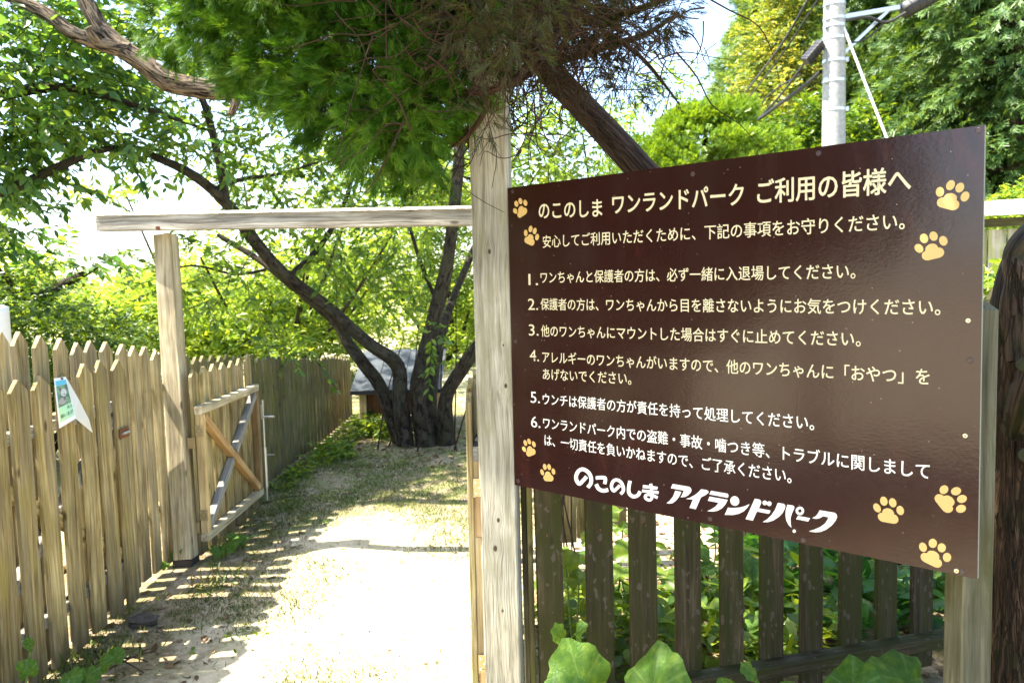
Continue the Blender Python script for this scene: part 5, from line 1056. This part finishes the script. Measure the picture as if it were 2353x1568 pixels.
dome = [(at(1620, 400, 7.6), np.array([.72, .7, .60])), (at(1500, 410, 7.6), np.array([.4, .5, .34])), (at(1720, 400, 7.6), np.array([.42, .5, .43])), (at(1600, 300, 7.6), np.array([.32, .4, .16])), (at(1640, 285, 7.6), np.array([.35, .35, .2]))]
lump = []
for c0, r0 in dome:      # rounded pads of foliage with dark gaps between them
    for _ in range(30):
        d0 = rvec(1)[0]; d0[2] = abs(d0[2]); d0[1] = -abs(d0[1]); lump.append((c0 + d0 * r0 * rng.uniform(.75, .98), np.array([.11, .11, .07]) * rng.uniform(.7, 1.5)))
sprays('crown', lump, 16000, .075, LM_lime, lm, .6, 0, FROND, upb=.3)
bush('shrub', 'bright clipped shrub showing above the timber wall cap', 'shrub', (gx_(2400, 7.6), 7.6), [(2250, 500, 7.4, .3, .16), (2320, 485, 7.6, .35, .14), (2420, 470, 7.6, .45, .2)], 900, .05, LM_bright, 7, .12, 4, .02)
bush('sapling', 'thin sapling with dangling heart shaped leaves right of the tall post', 'sapling', (at(1300, 700, 3.6)[0], 3.9), [(1215, 330, 3.5, .09, .14), (1260, 380, 3.5, .10, .12), (1300, 330, 3.6, .08, .12), (1200, 400, 3.5, .06, .06), (1340, 390, 3.8, .1, .06)], 70, .042, LM_ivy, 3, .14, 6, .005)
bush('shade_tree', 'thin branched tree against the white sky behind the leaning trunk', 'tree', (gx_(1400, 9), 9), [(1230, 300, 9, .5, .5), (1330, 250, 9, .5, .35), (1400, 350, 9, .6, .3), (1300, 400, 9, .5, .3), (1450, 260, 9.5, .4, .2), (1540, 200, 10, .4, .2), (1200, 420, 8.6, .4, .3)], 500, .075, LM_cherry, 7, .26, 7, .03, shell=.2)
bush('pine_sprig', 'pale sunlit spiky shrub between the board edge and the dark trunk', 'shrub', (at(2290, 640, 3.4)[0], 3.4), [(2275, 655, 3.4, .09, .07), (2290, 690, 3.4, .1, .05)], 60, .05, LM_bright, 7, .1, 3, .005)

# ------------------------------------------------------------------ ground plants
HEART = []
nH = 12
IRR = [[float(v) for v in np.interp(np.arange(28), np.arange(0, 29, 2), np.append(q_, q_[0]))] for q_ in rng.normal(0, .075, (20, 14))]
def heart_leaf(name, wav=.06, seed=0, holes=0):
    r = np.random.default_rng(seed); V = [(0, 0, 0)]; rings = 4; ns = 28
    for k in range(1, rings + 1):
        for i in range(ns):
            a = -math.pi * .5 + 2 * math.pi * (i + .5) / ns; rad = k / rings
            R_ = 1 - .30 * math.exp(-((a + math.pi / 2 if a < 1 else a - 1.5 * math.pi) ** 2) / .05) if True else 1
            dd = min(abs(a + math.pi / 2), abs(a - 1.5 * math.pi)); R_ = .52 * (1 - .62 * math.exp(-(dd / .28) ** 2)) * (1 + .045 * math.sin(a * 9 + seed)) * (1 + .12 * max(0, math.sin(a))) * (1 + IRR[seed % 20][i])
            x, y = math.cos(a) * R_ * rad * 1.05, math.sin(a) * R_ * rad + .12 * rad
            z = .10 * rad ** 2 * math.cos(a * 7) * .5 + wav * math.sin(a * (2 + seed % 3) + seed) * rad * 1.6 + .10 * rad * (1 - rad) - .06 * rad ** 2
            V.append((x, y, z))
    Fc = [(0, 1 + i, 1 + (i + 1) % ns) for i in range(ns)]; Fq = []
    for k in range(rings - 1):
        for i in range(ns): Fq.append((1 + k * ns + i, 1 + (k + 1) * ns + i, 1 + (k + 1) * ns + (i + 1) % ns, 1 + k * ns + (i + 1) % ns))
    return mesh_np(name, np.array(V), [np.array(Fc), np.array(Fq)], True)
M_heart, N, L, b = newmat('veined_butterbur_leaf')
b.inputs['Specular IOR Level'].default_value = .25; b.inputs['Roughness'].default_value = .5
tc = nd(N, 'ShaderNodeTexCoord'); sp_ = nd(N, 'ShaderNodeSeparateXYZ'); L.new(tc.outputs['Object'], sp_.inputs[0])
an = nd(N, 'ShaderNodeMath', operation='ARCTAN2'); L.new(sp_.outputs[0], an.inputs[0]); L.new(sp_.outputs[1], an.inputs[1])
ml = mth('MULTIPLY', an.outputs[0], 3.5); sn = nd(N, 'ShaderNodeMath', operation='COSINE'); L.new(ml, sn.inputs[0]); ab = nd(N, 'ShaderNodeMath', operation='ABSOLUTE'); L.new(sn.outputs[0], ab.inputs[0])
vein = mrng(ab.outputs[0], .975, 1.0, 0, 1); nz = nd(N, 'ShaderNodeTexNoise', Scale=6.0, Detail=4.0); L.new(tc.outputs['Object'], nz.inputs['Vector'])
cr = ramp(N, [(.3, (.045, .11, .015)), (.55, (.075, .16, .018)), (.75, (.15, .23, .025))]); L.new(nz.outputs[0], cr.inputs[0])
mx = nd(N, 'ShaderNodeMix', data_type='RGBA'); L.new(mth('MULTIPLY', vein, .38), mx.inputs[0]); L.new(cr.outputs[0], mx.inputs[6]); mx.inputs[7].default_value = (.16, .26, .08, 1)
L.new(mx.outputs[2], b.inputs['Base Color'])
vr = nd(N, 'ShaderNodeTexVoronoi', Scale=14.0, feature='DISTANCE_TO_EDGE'); L.new(tc.outputs['Object'], vr.inputs['Vector'])
bh = nd(N, 'ShaderNodeBump', Strength=.2, Distance=.015); L.new(mth('SUBTRACT', mrng(vr.outputs[0], 0, .15, 0, 1), vein), bh.inputs['Height']); L.new(bh.outputs[0], b.inputs['Normal'])
tr = nd(N, 'ShaderNodeBsdfTranslucent'); hs = nd(N, 'ShaderNodeMix', data_type='RGBA', blend_type='MULTIPLY'); hs.inputs[0].default_value = 1; L.new(mx.outputs[2], hs.inputs[6]); hs.inputs[7].default_value = (2.4, 1.9, .6, 1); L.new(hs.outputs[2], tr.inputs['Color'])
mxs = nd(N, 'ShaderNodeMixShader'); mxs.inputs[0].default_value = .4; L.new(b.outputs[0], mxs.inputs[1]); L.new(tr.outputs[0], mxs.inputs[2]); L.new(mxs.outputs[0], N['Material Output'].inputs['Surface'])
hearts = [heart_leaf('leaf', .07, s) for s in range(5)]
for m_ in hearts: m_.materials.append(M_heart)
B_stem = flat('green_stem', (.12, .2, .05), .5)
hearts_sunlit = [heart_leaf('leaf', .09, s + 7) for s in range(5)]  # yellower copies: sunlight on plants behind the fence painted into the leaf colour
for m_ in hearts_sunlit: m_.materials.append(LM_ivy)
def butterbur(label, base, leaves, group='broad leaved plants at the foot of the dark fence'):
    base = np.array([base[0], base[1], 0.0]); o = thing('butterbur_plant', label, 'plant', base, group)
    for i, (px, py, d, s, tilt, az) in enumerate(leaves):
        p = at(px, py, d); l = obj('leaf', (hearts_sunlit if 'behind' in group and p[0] < .75 else hearts)[i % 5], None, o, p)  # sunlit-coloured leaves at the left, darker ones for the shaded right
        l.rotation_euler = (R(tilt), R(rng.uniform(-10, 10)), R(az)); l.scale = (s, s, s)
        t_ = Tubes(); t_.add([base - base + rng.normal(0, .01, 3) * [1, 1, 0], (p - base) * [.6, .6, .55], p - base], [.004, .003], 6, 4); obj('leaf_stem', t_.mesh('leaf_stem'), B_stem, o, base)
butterbur('pale green broad leaf in the sun at the bottom centre', (.13, 1.95), [(1335, 1572, 1.95, .15, 62, 15), (1290, 1640, 1.9, .14, 50, -30)])
butterbur('broad leaf right of the pale one at the bottom edge', (.33, 1.9), [(1500, 1590, 1.9, .165, 48, -32), (1420, 1660, 1.85, .13, 40, 30), (1560, 1650, 1.95, .12, 40, -40)])
butterbur('dark broad leaves under the rail at the bottom right', (1.05, 2.2), [(1960, 1590, 2.05, .14, 38, -28), (2085, 1565, 2.2, .16, 30, 35), (2030, 1625, 2.0, .16, 30, 10), (1850, 1610, 2.1, .11, 40, 50)])
butterbur('small leaves rising against the rail left of the corner', (.8, 2.2), [(1735, 1555, 2.15, .07, 45, 60), (1690, 1610, 2.1, .10, 35, 0), (1790, 1615, 2.1, .09, 50, -50)])
butterbur('leaf sprig leaning out between the first two dark pickets', (.2, 2.35), [(1290, 1468, 2.22, .065, 70, 60), (1325, 1456, 2.2, .06, 55, -75), (1305, 1500, 2.2, .045, 75, 140)])
# sunlit undergrowth beyond the dark fence
def patch_plants(name, label, region, n, size, mat, hmax, tv, kind='stuff', spread=.8):
    (x0, x1, y0, y1) = region; base = np.array([(x0 + x1) / 2, (y0 + y1) / 2, 0])
    P = np.stack([rng.uniform(x0, x1, n), rng.uniform(y0, y1, n), np.abs(rng.uniform(0.01, 1, n)) ** 1.3 * hmax * rng.uniform(.4, 1, n)], 1)
    D = rvec(n) * [1, 1, .45]; Nn = np.array([0, 0, 1.0]) + rvec(n) * .6
    V, Fc = scatter(P, D, Nn, size * rng.uniform(.5, 1.35, n), tv, LEAF_F, origin=base)
    m = n // 3; q = P[:m]; t2 = [(0, 0, 0), (.012, .5, 0), (0, 1, 0), (-.012, .5, 0)]
    return obj(name, mesh_np(name, V, Fc), mat, None, base, label=label, cat='undergrowth', kind=kind)
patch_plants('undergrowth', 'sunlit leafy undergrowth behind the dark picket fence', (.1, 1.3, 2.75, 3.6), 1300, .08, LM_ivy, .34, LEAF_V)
patch_plants('undergrowth', 'shaded undergrowth behind the right end of the dark fence', (1.15, 3.2, 2.95, 5.2), 4200, .10, LM_big, .5, LEAF_V)  # darker leaf colour than the sunlit patch, so the shade is partly painted in
patch_plants('undergrowth', 'far low green cover beyond the bright clearing', (2.6, 7.5, 6.4, 8.2), 5000, .11, LM_ivy, .8, LEAF_V)
for k, (px, py, d, s) in enumerate([(1300, 1300, 2.9, .1), (1360, 1400, 3.0, .1), (1400, 1180, 3.3, .1), (1450, 1270, 3.1, .12), (1500, 1420, 3.0, .12), (1560, 1330, 3.2, .12), (1600, 1270, 3.4, .14), (1700, 1300, 3.2, .15), (1660, 1420, 3.1, .1), (1790, 1340, 3.3, .14), (1850, 1290, 3.4, .13), (1890, 1400, 3.2, .12), (1990, 1330, 3.3, .13), (2080, 1360, 3.3, .14), (1750, 1450, 3.0, .12), (2150, 1330, 3.4, .12), (1640, 1200, 3.8, .14), (1350, 1240, 3.3, .08)]):
    p = at(px, py, d); butterbur(['lowest', 'second', 'third', 'fourth', 'fifth', 'sixth', 'seventh', 'eighth', 'ninth'][k % 9] + ' leafy plant seen through the ' + ('left' if k < 9 else 'right') + ' half of the dark pickets', (p[0] + .03, p[1] + .05), [(px, py, d, s, rng.uniform(15, 55), rng.uniform(-60, 60)), (px + 30, py + 35, d - .05, s * .8, rng.uniform(10, 50), rng.uniform(-90, 90)), (px - 25, py + 50, d + .05, s * .8, rng.uniform(10, 50), rng.uniform(-90, 90))], 'leafy plants behind the dark fence')
# grass, litter, twigs
def blades(name, label, n, xr, yr, hgt, mat, dens=None, wdt=.05):
    x = rng.uniform(*xr, n); y = yr[0] + (yr[1] - yr[0]) * rng.uniform(0, 1, n) ** 1.2
    if dens is not None: keep = rng.uniform(0, 1, n) < dens(x, y); x, y = x[keep], y[keep]
    m = len(x); P = np.stack([x, y, gh(x, y) - .003], 1); D = np.array([0, 0, .75]) + rvec(m) * .8; D[:, 2] = np.abs(D[:, 2]) + .1
    V, Fc = scatter(P, D, rvec(m), hgt * rng.uniform(.4, 1.4, m), [(-wdt, 0, 0), (wdt, 0, 0), (wdt * .6, .6, .08), (0, 1, .28)], [(0, 1, 2), (0, 2, 3)])
    return obj(name, mesh_np(name, V, Fc), mat, None, (0, 0, 0), label=label, cat='grass', kind='stuff')
def pn_(x, y): return .5 + .25 * np.sin(x * 5.3 + y * 2.1) + .25 * np.sin(y * 4.1 - x * 3.3 + 1)
blades('grass', 'short dry green grass scattered over the path', 90000, (-1.9, .2), (1.6, 6.5), .028, LM_grass, lambda x, y: np.clip(pn_(x, y) * 2.6 - 1.05 + (x < -1.15) * .25 + (y > 4.7) * .8, 0.03, 1))
blades('grass', 'patchy grass under the cherry and beyond', 34000, (-1.9, 1.5), (6.4, 15), .035, LM_grass, lambda x, y: np.clip(pn_(x, y) * 1.3 + .1, .05, 1))
def litter(name, label, n, xr, yr, size, mat, dens=None):
    x = rng.uniform(*xr, n); y = rng.uniform(*yr, n)
    if dens is not None: keep = rng.uniform(0, 1, n) < dens(x, y); x, y = x[keep], y[keep]
    m = len(x); P = np.stack([x, y, gh(x, y) + .004], 1); D = rvec(m) * [1, 1, .15]; Nn = np.array([0, 0, 1.0]) + rvec(m) * .35
    V, Fc = scatter(P, D, Nn, size * rng.uniform(.4, 1.4, m), LEAF_V, LEAF_F); return obj(name, mesh_np(name, V, Fc), mat, None, (0, 0, 0), label=label, cat='leaf litter', kind='stuff')
litter('fresh_weeds', 'small green weeds and leaves among the litter by the left fence', 1500, (-1.88, -1.0), (1.9, 7.5), .035, LM_ivy, lambda x, y: np.clip(pn_(x * 1.7, y * 1.9) * 2.2 - 1.1 - (x > -1.3) * .3, 0, 1))
blades('grass', 'longer grass tufts along the foot of the left fence', 5200, (-1.86, -1.5), (1.9, 8), .075, LM_grass, lambda x, y: np.clip(pn_(x * 2, y * 2.2) * 1.6 - .7, 0, 1), .03)
litter('leaf_litter', 'dry brown leaves and bits strewn on the path', 9000, (-1.95, 1.6), (1.5, 9.5), .018, LM_dry, lambda x, y: np.clip(.22 + (x < -1.2) * .7 + (y > 5) * .3 + (x > .0) * .5, 0, 1))
litter('leaf_litter', 'larger curled dry leaves under the left fence', 260, (-1.88, -1.25), (1.9, 6.5), .05, LM_dry)
litter('leaf_litter', 'dead leaves gathered round the foot of the cherry tree', 1500, (-1.9, .6), (6.3, 8.0), .05, LM_dry)
litter('leaf_litter', 'brown litter on the soil behind the dark fence', 2600, (.1, 3.0), (2.7, 5.2), .05, LM_dry)
# sticks, clod and fallen greenery at the lower left
t_ = Tubes()
sk = [((255, 1540), (360, 1500)), ((270, 1520), (340, 1525)), ((215, 1500), (330, 1550)), ((600, 1160), (700, 1140)), ((470, 1215), (560, 1210))]
for (a, b2) in sk:
    A3, B3 = ground(*a), ground(*b2); A3[2] = B3[2] = .012; t_ = Tubes(); t_.add([A3 - A3, (B3 - A3) * .5 + [0, .01, .008], B3 - A3], [.004, .0025], 5, 4)
    obj('stick', t_.mesh('stick'), B_twig, None, A3, label=['thin dry stick nearest the lower left corner', 'dry stick lying beside the nearest one in the litter', 'longest dry stick in the litter at the lower left', 'dry stick on the ground beyond the open gate', 'dry stick lying under the foot of the open gate'][sk.index((a, b2))], cat='stick', group='dry sticks on the ground')
g = ground(331, 1430); bmV = rvec(60)
me = bpy.data.meshes.new('clod'); 
import bmesh
bm = bmesh.new(); bmesh.ops.create_icosphere(bm, subdivisions=3, radius=.045)
for v in bm.verts: v.co = v.co * (1 + .25 * math.sin(v.co.x * 90) * math.sin(v.co.y * 110 + 1) + .15 * math.sin(v.co.z * 150)); v.co.x *= 1.5; v.co.z *= .6
bm.to_mesh(me); bm.free(); obj('dirt_clod', me, M_stone, None, (g[0], g[1], .015), label='dark lumpy clod of earth on the litter by the left fence', cat='clod')
butterbur('limp broad leaves lying under the left gate leaf corner', (-1.66, 2.45), [(200, 1558, 2.78, .085, 20, 40), (232, 1530, 2.88, .075, 30, -30), (262, 1510, 2.95, .07, 35, 20), (180, 1592, 2.65, .09, 10, 80), (225, 1570, 2.76, .07, 50, 120), (160, 1560, 2.72, .07, 30, 0)], 'broad leaved plants along the left fence')
butterbur('green leaves growing at the foot of the open gate', (-1.6, 4.6), [(520, 1255, 4.35, .12, 25, -30), (545, 1240, 4.5, .10, 30, 30), (505, 1270, 4.3, .08, 40, 70)], 'broad leaved plants along the left fence')
butterbur('small leaves beside the dark sleeve of the beam post', (-1.88, 4.12), [(395, 1280, 4.2, .06, 50, 20), (410, 1265, 4.2, .05, 60, -40), (380, 1300, 4.1, .05, 40, 60)], 'broad leaved plants along the left fence')
butterbur('leaves poking through the lower left fence', (-1.78, 2.6), [(70, 1485, 2.72, .05, 70, 90), (62, 1545, 2.68, .07, 80, 10)], 'broad leaved plants along the left fence')
# screws and pins on the gate beam
obj('screw', disc('screw', .012, .01, 10), M_rust, beam, at(363, 524, 4.17), rot=zrot((0, -1, 0), (0, 0, 1)))
